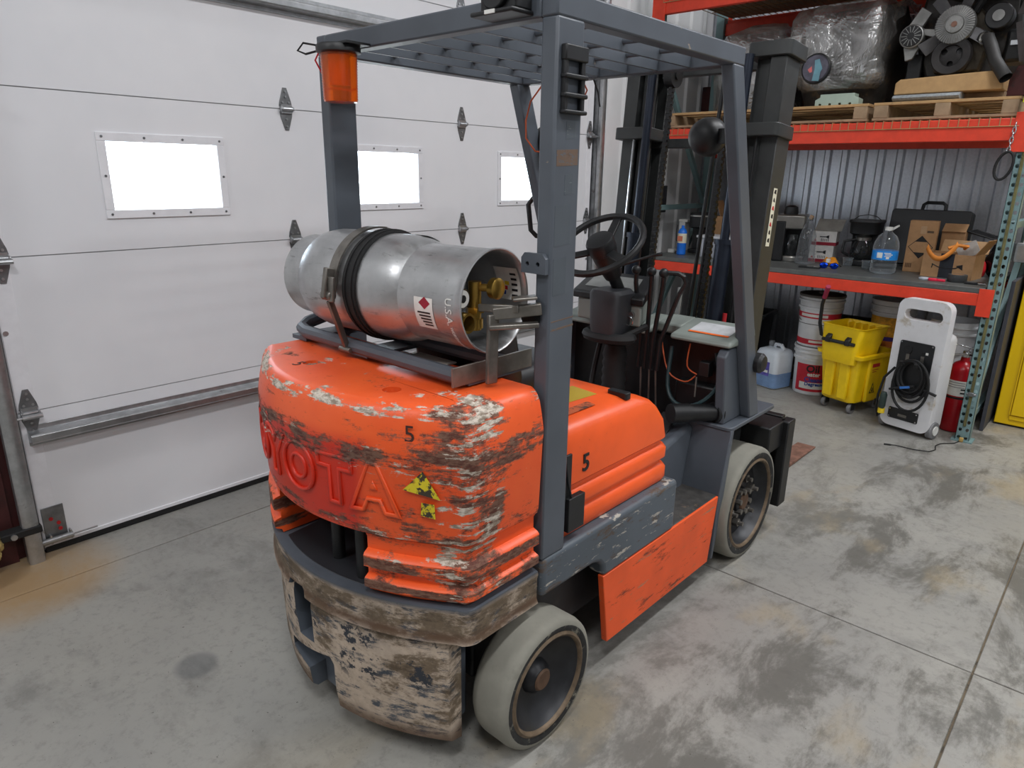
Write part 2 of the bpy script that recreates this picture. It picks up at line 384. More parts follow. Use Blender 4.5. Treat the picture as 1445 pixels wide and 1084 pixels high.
def hinge(y, z, end=0):
    b = MB(); X = XW+.003 if end else XW
    up = [(y-.034, z+.012), (y+.034, z+.012), (y+.030, z+.035), (y+.010, z+.095), (y-.010, z+.095), (y-.030, z+.035)]
    dn = [(p, 2*z-q-.0) for p, q in up]
    b.prism(up, 'x', X, X+.004); b.prism(dn, 'x', X, X+.004)
    h = b.build('hinge', m_galvdark, dr, bev=.001)
    k = MB(); k.prism([(X, z-.018), (X+.028, z-.006), (X+.028, z+.006), (X, z+.018)], 'y', y-.030, y-.026)
    k.prism([(X, z-.018), (X+.028, z-.006), (X+.028, z+.006), (X, z+.018)], 'y', y+.026, y+.030)
    k.cyl((X+.018, y-.034, z), (X+.018, y+.034, z), .008, n=10)
    k.box(X+.002, X+.012, y-.028, y+.028, z-.02, z+.02)
    if end: k.cyl((X+.034, y-.034, z-.012), (X+.034, y+.036, z-.012), .010, n=10); k.cyl((X+.034, y-.095 if end < 0 else y+.036, z-.012), (X+.034, y-.034 if end < 0 else y+.095, z-.012), .005, n=8)
    k.build('knuckle', m_galv, h)
    s = MB()
    for dy, dz in ((0, .078), (0, .055), (-.016, .030), (.016, .030), (0, -.078), (0, -.045)):
        s.cyl((X+.003, y+dy, z+dz), (X+.0085, y+dy, z+dz), .0055, n=6)
    s.build('bolt_heads', m_galv, h)
for k in (1, 2, 3, 4):
    z = .014+k*SEC
    hinge(1.893, z); hinge(3.054, z); hinge(D0+.040, z, -1); hinge(D1-.040, z, 1)
for z in (.527, 2.300):
    MB().prism([(XW+.001, z-.045), (XW+.004, z-.045), (XW+.004, z-.027), (XW+.050, z-.022), (XW+.056, z-.016), (XW+.056, z+.008), (XW+.050, z+.014), (XW+.004, z+.020), (XW+.004, z+.040), (XW+.001, z+.040)], 'y', D0+.02, D1-.02).build('strut', m_galv, dr, bev=.001)
MB().box(XW-.03, XW+.006, D0, D1, .03, .046).build('bottom_retainer', m_white, dr, bev=.001)
MB().box(XW-.045, XW+.004, D0, D1, .0005, .031).build('bottom_seal', m_black, dr, bev=.006)
bb = MB().box(XW+.003, XW+.007, D0+.01, D0+.092, .055, .205).build('bottom_bracket', m_galvdark, dr, bev=.002)
q = MB(); q.cyl((XW+.026, D0-.01, .062), (XW+.026, D0+.105, .062), .013, n=12); q.box(XW+.006, XW+.03, D0+.022, D0+.028, .045, .085); q.box(XW+.006, XW+.03, D0+.096, D0+.102, .045, .085); q.cyl((XW+.026, D0+.10, .062), (XW+.026, D0+.20, .062), .004, n=8)
q.build('roller', m_galv, bb)
q = MB()
for y, z in ((.04, .15), (.065, .125), (.068, .098)): q.cyl((XW+.006, D0+y, z), (XW+.012, D0+y, z), .008, n=8)
q.build('red_bolts', M('red_bolt_paint', (170, 25, 30), .4), bb)
def track(name, y, s):
    t = thing(name, kind='structure', loc=(XW, y, 0))
    x0 = XW+.005
    poly = [(x0-.02, y), (x0+.055, y), (x0+.062, y+s*.010), (x0+.062, y+s*.046), (x0+.055, y+s*.056), (x0+.018, y+s*.056), (x0+.018, y+s*.052), (x0+.050, y+s*.050), (x0+.056, y+s*.044), (x0+.056, y+s*.012), (x0+.050, y+s*.005), (x0-.02, y+s*.004)]
    MB().prism(poly, 'z', .0, 3.1).build('roller_track', m_galv, t)
    MB().prism([(x0-.03, y-s*.058), (x0-.026, y-s*.058), (x0-.026, y-s*.006), (x0+.03, y-s*.006), (x0+.03, y-s*.001), (x0-.03, y-s*.001)], 'z', .0, 3.1).build('mounting_angle', m_galvdark, t)
    for z in (.10, .95, 1.8, 2.6):
        q = MB(); q.cyl((x0+.0, y-s*.03, z), (x0-.02, y-s*.03, z), .010, n=8); q.build('bolt', m_galv, t)
    return t
tl = track('trim_1', .592, -1); track('trim_2', 4.398, 1)
q = MB().box(XW+.01, XW+.075, .455, .60, .135, .165); q.build('stop_clip', m_black, tl, bev=.004)
q = MB().cyl((XW+.075, .50, .150), (XW+.085, .50, .150), .012, n=8); q.build('bolt', m_galv, tl)
tag(MB().prism([(XW-.08, .44), (XW-.028, .44), (XW-.028, .40), (XW-.004, .40), (XW-.004, .515), (XW-.028, .515), (XW-.028, .600), (XW-.08, .600)], 'z', 0, 3.2).build('trim_3', m_maroon), kind='structure')
tag(MB().box(XW-.08, XW-.028, 4.388, 4.475, 0, 3.2).build('trim_4', m_maroon), kind='structure')
tag(MB().box(XW-.08, XW-.028, .44, 4.475, 3.06, 3.21).build('trim_5', m_maroon), kind='structure')
# light fixtures on the ceiling
fx = None
for i, (x, y) in enumerate(LIGHTS):
    if fx is None:
        fx = thing('high_bay_fixture_offscreen', 'white LED high bay fixture hanging under the ceiling', 'light', (x, y, CEIL-.25), 0, 'LED fixtures under the ceiling'); local(fx)
        MB().box(-.2, .2, -.62, .62, 0, .06).build('housing', m_white, fx, bev=.006)
        MB().box(-.17, .17, -.58, .58, -.012, 0).build('diffuser_offscreen', glow('led_diffuser', (255, 248, 236), 6), fx)
        q = MB(); q.cyl((0, -.45, .06), (0, -.45, .25), .006, n=6); q.cyl((0, .45, .06), (0, .45, .25), .006, n=6); q.build('hanger', m_galv, fx)
    else: dup(fx, (x, y, CEIL-.25))
# what stands outside the door windows
tag(MB().box(-90, XW-.35, -70, 80, -.3, -.15).build('ground', M('pale_gravel', (205, 200, 190), .9, scale=2)), kind='structure')
# clutter at the foot of the door post
q = MB()
for k in range(26):
    a = random.random()*6.28; r = random.random()*.055
    q.ball((XW+.03+random.random()*.05, .42+r*math.cos(a), .10+r*math.sin(a)+random.random()*.03), (.016+.02*random.random(), .018+.02*random.random(), .014+.016*random.random()), 7, 5)
tag(q.build('insulation_tuft', M('yellow_fibreglass', (172, 152, 96), .95, var=.35, scale=60)), 'yellow fibreglass insulation tuft sticking out beside the door track', 'insulation')
rb = thing('red_can', 'dark red can standing on floor left of the door track', 'can', (XW+.14, .30, 0))
MB().lathe([(.06, .004), (.062, .012), (.062, .20), (.056, .22), (.02, .235), (.02, .25)], (XW+.14, .31, 0), n=24, cap0=True, cap1=True).build('body', M('dark_red_enamel', (140, 14, 24), .35), rb)
MB().lathe([(.024, .245), (.024, .285), (.018, .295)], (XW+.14, .31, 0), n=16, cap0=True, cap1=True).build('cap', m_black, rb)

# ------------------------------------------------------------------ forklift
CX, FY = -1.52, 1.95
def cw_paint():
    g = G('counterweight_paint'); x, y, z = g.xyz()
    ax = g.ma('ABSOLUTE', x)
    n3 = g.noise(3, off=1); streak = g.noise(7, (1, 1, 7), 8, .74, 2); iso = g.noise(9, detail=8, rough=.75, off=5); low = g.noise(2.2, detail=3, off=8); fine = g.noise(40, (1, 1, 3), 5, .7, 3)
    red = lin((206, 45, 22)); org = lin((240, 92, 38))
    rm = g.mul(g.sm(g._sub(x, g.mul(low, .5)), .05, .13, 1, 0), g.band(z, .70, .95, .03), g.sm(n3, .25, .5, .7, 1))
    c = g.mix(rm, g.mix(g.sm(n3, .3, .7), lin((232, 84, 34)), lin((244, 100, 44))), red)
    rear = g.sm(y, -.70, -.80)      # rear faces only
    rim = g.band(z, 1.015, 1.05, .012); ridge = g.band(z, .885, .955, .02); corner = g.mul(g.band(x, .24, .50, .05), g.sm(y, -.80, -.88, 0, 1)); cornr = g.mul(g.band(x, .36, .50, .04), g.band(y, -.97, -.80, .03))
    lo = g.band(z, .69, .75, .02); ribs = g.mx(g.band(z, .612, .645, .006), g.band(z, .553, .577, .006))
    # whitish primer showing through
    reg = g.mx(g.mul(rim, .13), g.mul(g.band(z, .865, .925, .015), g.band(x, -.3, .45, .1), .075), g.mul(ridge, .05), g.mul(cornr, .105), g.mul(corner, .05), g.mul(lo, .05))
    thr = g._sub(g.ma('ADD', g.mul(streak, .62), g.mul(iso, .38)), 0.0)
    wv = g.ma('ADD', thr, reg); wm = g.sm(wv, .625, .648)
    # dark grime and bare steel
    regd = g.mx(g.mul(ridge, .13), g.mul(cornr, .115), g.mul(ribs, .16), g.mul(corner, .05), g.mul(lo, .08), g.mul(rim, .02))
    dv = g.ma('ADD', g.ma('ADD', g.mul(g.noise(6, (1, 1, 5), 8, .75, 11), .6), g.mul(g.noise(14, detail=7, rough=.75, off=12), .4)), regd); dm = g.sm(dv, .565, .645)
    c = g.mix(g.mul(dm, .92), c, g.mix(g.sm(fine, .38, .62), lin((44, 38, 33)), lin((100, 88, 74))))
    c = g.mix(wm, c, g.mix(g.sm(fine, .38, .62), lin((140, 126, 110)), lin((216, 206, 192))))
    c = g.mix(g.mul(g.sm(fine, .60, .72), .35), c, lin((120, 50, 30)))
    return g.done(c, g.fmix(dm, g.fmix(wm, .38, .7), .8), 0, bump=(g.ma('SUBTRACT', 1.0, g.mx(wm, g.mul(dm, .5))), .35, .0015))
def base_paint():
    g = G('worn_grey_base_paint'); x, y, z = g.xyz()
    iso = g.noise(7, (1, 1, 1.6), 8, .76, 1, .4); st = g.noise(9, (1, 1, 6), 8, .75, 4); fine = g.noise(45, detail=5, off=2); low = g.noise(2.6, off=9)
    c = g.mix(g.sm(low, .3, .7), lin((56, 62, 70)), lin((78, 84, 92)))
    top = g.sm(z, .512, .53, 1, 0); rearish = g.sm(y, -.50, -.66)
    wm = g.mul(g.sm(g.ma('ADD', g.mul(iso, .55), g.mul(st, .45)), .43, .50), top, g.sm(low, .28, .44, .6, 1))
    c = g.mix(wm, c, g.mix(fine, lin((150, 134, 116)), lin((206, 188, 170))))
    dm = g.mul(g.mx(g.sm(g.noise(5, (1, 1, 2), 8, .75, 6), .49, .60), g.mul(g.sm(z, .425, .44), g.sm(g.noise(6, (1, 1, 2), 8, .75, 16), .43, .56))), top); c = g.mix(g.mul(dm, .85), c, g.mix(fine, lin((54, 44, 32)), lin((104, 84, 58))))
    edge = g.mul(g.mx(g.sm(z, .10, .16, 1, 0), g.band(z, .432, .455, .012)), g.sm(iso, .3, .5)); c = g.mix(g.mul(edge, .85), c, lin((84, 60, 42)))
    chip = g.mul(g.sm(g.noise(16, detail=6, rough=.7, off=21), .58, .61), g.band(z, .24, .42, .03)); c = g.mix(chip, c, lin((44, 48, 56)))
    return g.done(c, .7, 0, bump=(iso, .3, .003))
m_cw = cw_paint(); m_base = base_paint()
m_orange = worn('orange_machine_paint', (238, 92, 36), (206, 190, 172), (128, 56, 32), .36, -.045, -.01, (1, 1, 1), 8)
m_skirt = worn('scratched_orange_paint', (236, 90, 38), (176, 120, 90), (66, 46, 38), .5, .05, .09, (1, 1, 9), 7)
m_grey = worn('grey_frame_paint', (82, 88, 96), (142, 130, 116), (98, 74, 56), .42, -.02, -.02, (1, 1, 1.5), 7)
m_rail = worn('scuffed_grey_rail_paint', (82, 90, 98), (176, 170, 160), (92, 72, 54), .5, .07, .10, (1, 1, 5), 9)
m_mast = M('mast_charcoal_paint', (50, 52, 52), .42, .1, var=.15, dirt=(72, 70, 66), amt=-.08)
m_dark = M('oily_black_paint', (20, 21, 23), .45, var=.4, dirt=(44, 40, 36), amt=.0)
m_blk = M('black_plastic', (27, 28, 30), .45, var=.15, dirt=(64, 62, 58), amt=-.08)
m_greenish = worn('greyish_green_plastic', (138, 146, 140), (98, 96, 90), (92, 84, 74), .5, -.04, -.04, (1, 1, 1))
m_steel = M('scuffed_steel', (128, 124, 118), .4, .8, var=.25, dirt=(96, 66, 46), amt=.0)
m_rust = M('rusty_fork_steel', (134, 98, 84), .7, .3, var=.3, scale=24, dirt=(76, 62, 58), amt=.02)
m_tread = M('dusty_grey_tread', (132, 130, 120), .85, var=.10, scale=9, dirt=(120, 118, 108), amt=.0)
m_side = M('scuffed_black_rubber', (34, 34, 34), .75, var=.4, scale=40, dirt=(128, 124, 110), amt=.07)
m_rim = M('dark_wheel_rim', (42, 43, 46), .42, .3, var=.25, dirt=(98, 86, 70), amt=-.03)
m_chrome = M('bright_steel', (186, 188, 190), .22, .95, var=.1)
m_brass = M('brass', (176, 142, 70), .32, .9, var=.2, dirt=(84, 66, 40), amt=.0)
m_cable_o = M('orange_wire', (190, 84, 40), .5)
m_wtext = M('white_print', (225, 225, 220), .5); m_btext = M('black_print', (24, 24, 26), .5); m_rtext = M('red_print', (196, 36, 44), .5); m_ytext = M('yellow_print', (228, 196, 40), .5); m_blutext = M('blue_print', (30, 66, 150), .5)

fk = thing('forklift', 'worn orange and grey forklift with propane tank rack and overhead guard', 'forklift', (CX, FY, 0))
# counterweight outline: list of (u, Y), right front -> rear -> left front
def half():
    pts = [(u, .855+.753*u*u+.16*u**4) for u in [.44*i/22 for i in range(23)]]
    cx_, cy_ = .44-.0, 1.0
    for i in range(1, 7):
        t = i/6; a = math.radians(-62+62*t)
        pts.append((.420+.055*math.cos(a)*1.0, 1.055+.055*math.sin(a)))
    pts += [(.475, 1.12), (.475, 1.2), (.475, 1.285)]
    return pts
_h = half(); OUT = [(u, y) for u, y in reversed(_h)]+[(-u, y) for u, y in _h[1:]]
def inset(d):
    n = len(OUT); res = []
    for i in range(n):
        a = Vector(OUT[max(i-1, 0)]); b = Vector(OUT[min(i+1, n-1)]); t = (b-a).normalized(); nn = Vector((-t.y, t.x))
        p = Vector(OUT[i])
        if i in (0, n-1): p = Vector((p.x-math.copysign(d, p.x), p.y))
        else:
            k = p+nn*d; k2 = p-nn*d
            c = Vector((0, 1.25)); p = k if (k-c).length < (k2-c).length else k2
        res.append((p.x, p.y))
    return res
def cw_loft(levels, idx=None, inner=None, top=False):
    rings = []
    for z, d in levels:
        o = inset(d)
        if idx: o = [o[i] for i in idx]
        if inner: o = o+inner
        rings.append([(CX+u, y, z) for u, y in o])
    if top: rings.append([(CX+(p.x-CX)*.86, 1.17+(p.y-1.17)*.86, p.z+.0004) for p in [Vector(q) for q in rings[-1]]])
    b = MB(); b.loft(rings); return b
up = cw_loft([(.700, .022), (.704, .014), (.72, .010), (.90, .003), (.935, 0), (.947, .001), (.985, .008), (1.018, .016), (1.034, .024), (1.043, .033), (1.0485, .042), (1.05, .048)], top=True)
cut = MB()
for hx in (-1.676, -1.316): cut.cyl((hx, 1.017, .98), (hx, 1.017, 1.1), .024, n=20)
cw = link('counterweight', boolean_cut(up, cut, 'counterweight', fk), None, fk, ang=45)
cw.data.materials[0] = m_cw; cw.data.materials[1] = m_cw
ribl = [(.536, .026), (.546, .024), (.552, .008), (.556, .004), (.576, .004), (.580, .008), (.586, .024), (.604, .024), (.610, .010), (.614, .005), (.644, .005), (.650, .010), (.656, .026), (.688, .026), (.699, .020)]
ir = [i for i, (u, y) in enumerate(OUT) if u >= .215]; il = [i for i, (u, y) in enumerate(OUT) if u <= -.205]
cw_loft(ribl, ir, [(.215, 1.285)]).build('ribbed_band', m_cw, cw, ang=30)
cw_loft(ribl, il, [(-.205, 1.285)][::1]).build('ribbed_band', m_cw, cw, ang=30)
MB().box(CX-.205, CX+.215, 1.06, 1.28, .53, .705).build('recess_back', m_dark, cw)
q = MB(); q.cyl((CX+.02, .955, .53), (CX+.02, .955, .705), .018, n=12); q.build('recess_post', m_dark, cw)
q = MB(); q.cyl((CX+.15, .945, .53), (CX+.15, .945, .705), .02, n=12); q.build('recess_post', m_dark, cw)
# grey base: band, then the plate under it
bs = cw_loft([(.425, .012), (.43, -.002), (.445, -.008), (.505, -.008), (.520, -.004), (.529, .006), (.533, .022)])
lowi = [i for i, (u, y) in enumerate(OUT) if abs(u) <= .425 and y < 1.02]
lo_ = cw_loft([(.085, .045), (.10, .030), (.16, .022), (.40, .016), (.420, .020), (.432, .034), (.436, .05)], lowi, [(-.40, 1.06), (.40, 1.06)])
sl = MB()
sl.prism([(CX-.115, .445), (CX-.035, .455), (CX-.012, .425), (CX-.014, .275), (CX-.10, .262), (CX-.118, .33)], 'y', .80, .975)
cbs = boolean_cut(bs, sl, 'counterweight_base', fk)
gb = link('counterweight_base', cbs, None, fk, ang=30); gb.data.materials[0] = m_base; gb.data.materials[1] = m_grey
sl2 = MB(); sl2.prism([(CX-.115, .50), (CX-.012, .50), (CX-.012, .275), (CX-.10, .262), (CX-.118, .33)], 'y', .80, .975)
sl2.prism([(CX-.175, .205), (CX+.06, .265), (CX+.075, .245), (CX+.075, .06), (CX-.06, .06), (CX-.06, .16), (CX-.175, .175)], 'y', .80, .935)
clo = boolean_cut(lo_, sl2, 'tow_plate', fk)
tp = link('tow_plate', clo, None, gb, ang=30); tp.data.materials[0] = m_base; tp.data.materials[1] = m_grey
im = [i for i, (u, y) in enumerate(OUT) if -.205 <= u <= .215]
cw_loft([(.5320, .034), (.5345, .036)], im, [(-.205, 1.06), (.215, 1.06)]).build('recess_floor', worn('scuffed_black_floor', (36, 38, 42), (132, 122, 106), (56, 52, 48), .5, -.01, .0, (1, 1, 1), 12), cw)
MB().box(CX-.36, CX+.36, 1.03, 1.12, .10, .44).build('axle_carrier', m_grey, gb, bev=.01)
q = MB(); q.cyl((CX-.045, .93, .20), (CX-.045, .93, .265), .014, n=10); q.build('tow_pin', m_dark, gb)
# raised lettering wrapped on the rear curve
def rear_point(s):
    n = 60; u = 0; L = 0; sg = 1 if s >= 0 else -1
    while L < abs(s):
        du = .002; dy = (.753*2*u+.16*4*u**3)*du; L += math.hypot(du, dy); u += du
    y = .855+.753*u*u+.16*u**4; sl_ = 1.506*u+.64*u**3; nn = Vector((sl_, -1)).normalized()
    return sg*u, y, Vector((sg*nn.x, nn.y))
LX = [-.385, -.262, -.130, .005, .147, .264]
for ch, s in zip('TOYOTA', LX):
    me = outline_mesh(ch, .158, .009, .0055)
    u, y, nn = rear_point(s)
    tx = Vector((-nn.y, nn.x, 0)); nz = Vector((nn.x, nn.y, 0))
    if tx.x < 0: tx = -tx
    Mx = Matrix(((tx.x, 0, nz.x, CX+u-nz.x*.005), (tx.y, 0, nz.y, y-nz.y*.005), (0, 1, 0, .830), (0, 0, 0, 1)))
    me.transform(PM[fk.name].inverted() @ Mx); me.materials.clear()
    l_ = link('raised_letter', me, m_cw, cw, ang=50)
# warning mark, number and wear marks as thin decals
def decal(name, poly, mat, M4, parent, t=.0006):
    b = MB(); b.prism(poly, 'z', 0, t); b.v = [M4 @ q_ for q_ in b.v]; return b.build(name, mat, parent)
u, y, nn = rear_point(.45); 
def rearM(s, z, off=.001):
    u, y, nn = rear_point(s); tx = Vector((-nn.y, nn.x, 0)); nz = Vector((nn.x, nn.y, 0))
    if tx.x < 0: tx = -tx
    return Matrix(((tx.x, 0, nz.x, CX+u+nz.x*off), (tx.y, 0, nz.y, y+nz.y*off), (0, 1, 0, z), (0, 0, 0, 1)))
m_tri = worn('flaking_yellow_sticker', (220, 200, 40), (60, 52, 40), (150, 70, 30), .6, .14, .06, (1, 1, 1), 30)
decal('warning_sticker', [(-.050, -.012), (.042, -.030), (.0, .040)], m_tri, rearM(.396, .860), cw)
decal('warning_sticker', [(-.014, -.02), (.022, -.026), (.02, .012), (-.012, .014)], m_tri, rearM(.402, .805), cw)
text('number_mark', '5', .060, M('faded_dark_print', (70, 40, 34), .6), rearM(.363, .985, -.0055), cw)
text('number_mark', '5', .055, M('faded_dark_print', (70, 40, 34), .6), frame_M((CX-.17, .985, 1.0512), (1, .18, 0), (0, 1, 0)), cw)

# hood
hl = [(.555, .432, 2.030), (.568, .438, 2.036), (.600, .438, 2.036), (.612, .430, 2.03), (.619, .420, 2.02), (.630, .420, 2.02), (.642, .436, 2.032), (.672, .437, 2.032), (.684, .430, 2.026), (.690, .421, 2.016), (.702, .421, 2.016), (.714, .434, 2.026), (.78, .433, 2.005), (.83, .427, 1.965), (.858, .422, 1.93), (.874, .410, 1.895), (.886, .392, 1.855), (.894, .365, 1.81), (.898, .32, 1.76)]
b = MB(); b.loft([[(CX+p, q_, z) for p, q_ in rrect(-hw, hw, 1.40, yf, .045, 5)] for z, hw, yf in hl])
hood = b.build('engine_hood', m_orange, fk, ang=40)
text('number_mark', '5', .075, m_btext, frame_M((CX+.4345, 1.535, .762), (0, 1, 0), (0, 0, 1)), hood, .0015, .001)
MB().prism(rrect(CX+.325, CX+.40, 1.785, 1.815, .008), 'z', .886, .908).build('hood_latch', m_blk, hood, bev=.002)
decal('yellow_label', [(-.05, -.09), (.035, -.10), (.05, .075), (-.06, .09)], worn('faded_yellow_label', (176, 148, 44), (90, 84, 60), (120, 90, 40), .6, .0, .0, (1, 1, 1), 20), frame_M((CX+.265, 1.67, .8984), (1, 0, 0), (0, 1, 0)), hood)
decal('worn_label', [(-.03, -.1), (.025, -.1), (.025, .09), (-.035, .10)], worn('scraped_label', (190, 92, 52), (80, 48, 36), (66, 50, 44), .6, .1, .12, (1, 1, 1), 24), frame_M((CX+.345, 1.57, .8962), (1, 0, 0), (0, 1, 0)), hood)
# seat and belt
st = MB(); st.loft([[(CX+p, q_, z) for p, q_ in rrect(-.20+i, .20-i, 1.44+i, 1.80-i, .06, 4)] for z, i in ((.90, .03), (.915, .01), (.96, 0), (.99, .012), (1.0, .04))])
seat = st.build('seat', M('black_vinyl', (26, 26, 28), .5, var=.2), fk, ang=60)
st = MB(); st.loft([[(CX+p, 1.43+q_+(z-.95)*-.22, z) for p, q_ in rrect(-.20+i, .20-i, 0+i*.3, .11-i*.3, .035, 4)] for z, i in ((.94, .02), (.96, 0), (1.14, .0), (1.19, .03), (1.205, .07))])
st.build('seat_backrest', MC['black_vinyl'], seat, ang=60)
q = MB(); q.tube([(CX+.445, 1.425, .80), (CX+.452, 1.43, .74), (CX+.456, 1.45, .66)], [.004]*3, 6); q.box(CX+.440, CX+.448, 1.405, 1.45, .68, .82); q.box(CX+.442, CX+.462, 1.425, 1.50, .585, .69)
q.build('seat_belt_buckle', m_blk, fk, bev=.006)
# side frames
for s in (1, -1):
    f_ = lambda u: CX+s*u
    poly = [(1.306, .432), (1.55, .432), (1.585, .422), (1.605, .40), (1.612, .36), (2.045, .36), (2.045, .552), (1.306, .552)]
    sr = MB().prism(poly, 'x', f_(.405), f_(.47)).build('side_rail', m_rail, fk, bev=.014, seg=3)
    MB().prism([(1.612, .36), (2.398, .36), (2.358, .085), (1.655, .095)], 'x', f_(.445), f_(.468)).build('side_skirt', m_skirt, sr, bev=.003)
    MB().box(min(f_(.20), f_(.46)), max(f_(.20), f_(.46)), 2.046, 2.40, .335, .362).build('step_plate', M('worn_step_tread', (70, 68, 66), .6, .3, var=.4, scale=18, dirt=(150, 124, 100), amt=.06), sr, bev=.002)
    MB().prism([(2.385, .085), (2.40, .085), (2.443, .36), (2.475, .62), (2.452, .62), (2.40, .36)], 'x', f_(.20), f_(.47)).build('fender', m_grey, fk, bev=.004)
    MB().prism([(2.04, .34), (2.40, .34), (2.45, .61), (2.38, .61), (2.16, .56), (2.04, .55)], 'x', f_(.15), f_(.31)).build('floor_hump', m_grey, fk, bev=.02, seg=3)
    MB().prism(rrect(min(f_(.22), f_(.47)), max(f_(.22), f_(.47)), 2.445, 2.872, .02, 3), 'z', .615, .632).build('fender_top', m_grey, fk, bev=.004)
    # front cowl side
    MB().prism([(2.462, .632), (2.425, .91), (2.445, .935), (2.64, .945), (2.665, .632)], 'x', f_(.385), f_(.425)).build('cowl_side', m_grey, fk, bev=.006)
    q = MB(); q.cyl((f_(.42), 2.62, .865), (f_(.475), 2.62, .865), .018, n=12); q.lathe([(.034, 0), (.040, .006), (.040, .03), (.030, .042), (.008, .046)], (f_(.455), 2.62, .865), (s, 0, 0), 20, True, True)
    q.build('side_lamp', m_blk, fk)
    # overhead guard legs
    MB().box(min(f_(.42), f_(.467)), max(f_(.42), f_(.467)), 1.302, 1.402, .551, 1.902).build('guard_leg', m_grey, fk, bev=.006)
    MB().prism([(2.163, 1.902), (2.238, 1.902), (2.70, .632), (2.615, .632)], 'x', f_(.422), f_(.467)).build('guard_leg', m_grey, fk, bev=.006)
MB().box(CX-.38, CX+.38, 1.34, 2.03, .20, .54).build('chassis', m_dark, fk)
MB().box(CX-.30, CX+.30, 2.04, 2.56, .43, .50).build('floor_board', m_dark, fk, bev=.005)
MB().box(CX-.41, CX+.385, 2.56, 2.66, .45, .93).build('firewall', m_dark, fk, bev=.005)
MB().box(CX-.385, CX+.385, 1.405, 2.0, .50, .56).build('hood_seal', m_black, fk)
MB().box(CX-.42, CX+.42, 1.289, 1.40, .56, 1.0).build('radiator', m_dark, fk, bev=.004)
MB().box(CX-.30, CX+.30, 1.20, 1.34, .13, .26).build('steer_axle', m_dark, fk, bev=.01)
# overhead guard roof
GZ0, GZ1 = 1.900, 1.955
rf = MB()
rf.box(CX-.467, CX-.42, 1.30, 2.24, GZ0, GZ1).box(CX+.42, CX+.467, 1.30, 2.24, GZ0, GZ1)
rf.box(CX-.42, CX+.42, 1.30, 1.345, GZ0, GZ1).box(CX-.42, CX+.42, 2.19, 2.24, GZ0, GZ1)
roof = rf.build('guard_roof', m_grey, fk, bev=.005)
for k in range(6):
    x = CX-.42+.84*(k+1)/7; MB().box(x-.005, x+.005, 1.345, 2.19, GZ0+.004, GZ0+.046).build('roof_bar', m_grey, roof, bev=.001)
for y in (1.56, 1.80, 2.0):
    q = MB(); q.cyl((CX-.42, y, GZ0+.03), (CX+.42, y, GZ0+.03), .009, n=10); q.build('cross_rod', m_grey, roof)
m_resid = worn('sticker_residue', (78, 85, 92), (110, 116, 120), (92, 78, 66), .6, .03, .06, (1, 1, 2), 26); m_rustp = worn('rust_patch', (104, 84, 70), (88, 96, 104), (78, 60, 48), .7, .10, .04, (1, 1, 2), 30)
for y0, y1, z0, z1, mm in ((1.312, 1.392, 1.585, 1.625, m_rustp), (1.345, 1.378, 1.645, 1.69, m_resid), (1.345, 1.375, 1.52, 1.57, m_resid), (1.312, 1.372, 1.40, 1.50, m_resid), (1.312, 1.362, 1.28, 1.375, m_resid), (1.31, 1.40, 1.215, 1.222, m_rustp), (1.31, 1.40, 1.193, 1.202, m_rustp)):
    decal('leg_mark', [(y0-1.35, z0), (y1-1.35, z0+.004), (y1-1.35, z1), (y0-1.35, z1-.004)], mm, Matrix(((0, 0, 1, CX+.4668), (1, 0, 0, 1.35), (0, 1, 0, 0), (0, 0, 0, 1))), fk)
# beacon on the rear left corner
q = MB(); q.lathe([(.058, .0), (.062, -.006), (.062, -.020), (.050, -.024)], (-1.795, 1.245, 1.905), n=28, cap0=True, cap1=True); q.box(-1.87, -1.72, 1.22, 1.31, 1.902, 1.908)
bc = q.build('beacon', m_blk, fk)
pr = []
for k in range(34):
    z = -.022-k*.0036; pr.append((.0505-.0001*k+(.0016 if k % 2 else 0), z))
pr += [(.046, -.149), (.02, -.151)]
ga = G('amber_lens'); m_amber = ga.done(lin((255, 112, 10)), .18, 0, IOR=1.49, Transmission_Weight=.7, Subsurface_Weight=.0)
MB().lathe(pr, (-1.795, 1.245, 1.905), n=32, cap1=True).build('lens', m_amber, bc, ang=60)
MB().cyl((-1.795, 1.245, 1.80), (-1.795, 1.245, 1.88), .02, n=12).build('lamp_core', M('amber_core', (255, 140, 40), .5), bc)
q = MB(); q.tube([(-1.85, 1.26, 1.905), (-1.90, 1.20, 1.915), (-1.915, 1.19, 1.895), (-1.89, 1.20, 1.885), (-1.86, 1.24, 1.90)], .003, 6); q.build('wire', m_black, bc)
q = MB(); q.tube([(-1.86, 1.23, 1.90), (-1.875, 1.22, 1.87), (-1.86, 1.24, 1.82), (-1.845, 1.29, 1.79)], .0025, 6); q.build('wire', m_rtext, bc)
# reversing alarm behind the rear beam
q = MB(); q.box(-1.235, -1.125, 1.245, 1.299, 1.915, 2.0); q.cyl((-1.185, 1.232, 1.955), (-1.185, 1.246, 1.955), .04, n=20); q.box(-1.25, -1.12, 1.225, 1.30, 1.905, 1.915)
al = q.build('reversing_alarm', m_blk, fk, bev=.004)
MB().box(-1.20, -1.17, 1.222, 1.225, 1.906, 1.914).build('alarm_label', m_wtext, al)
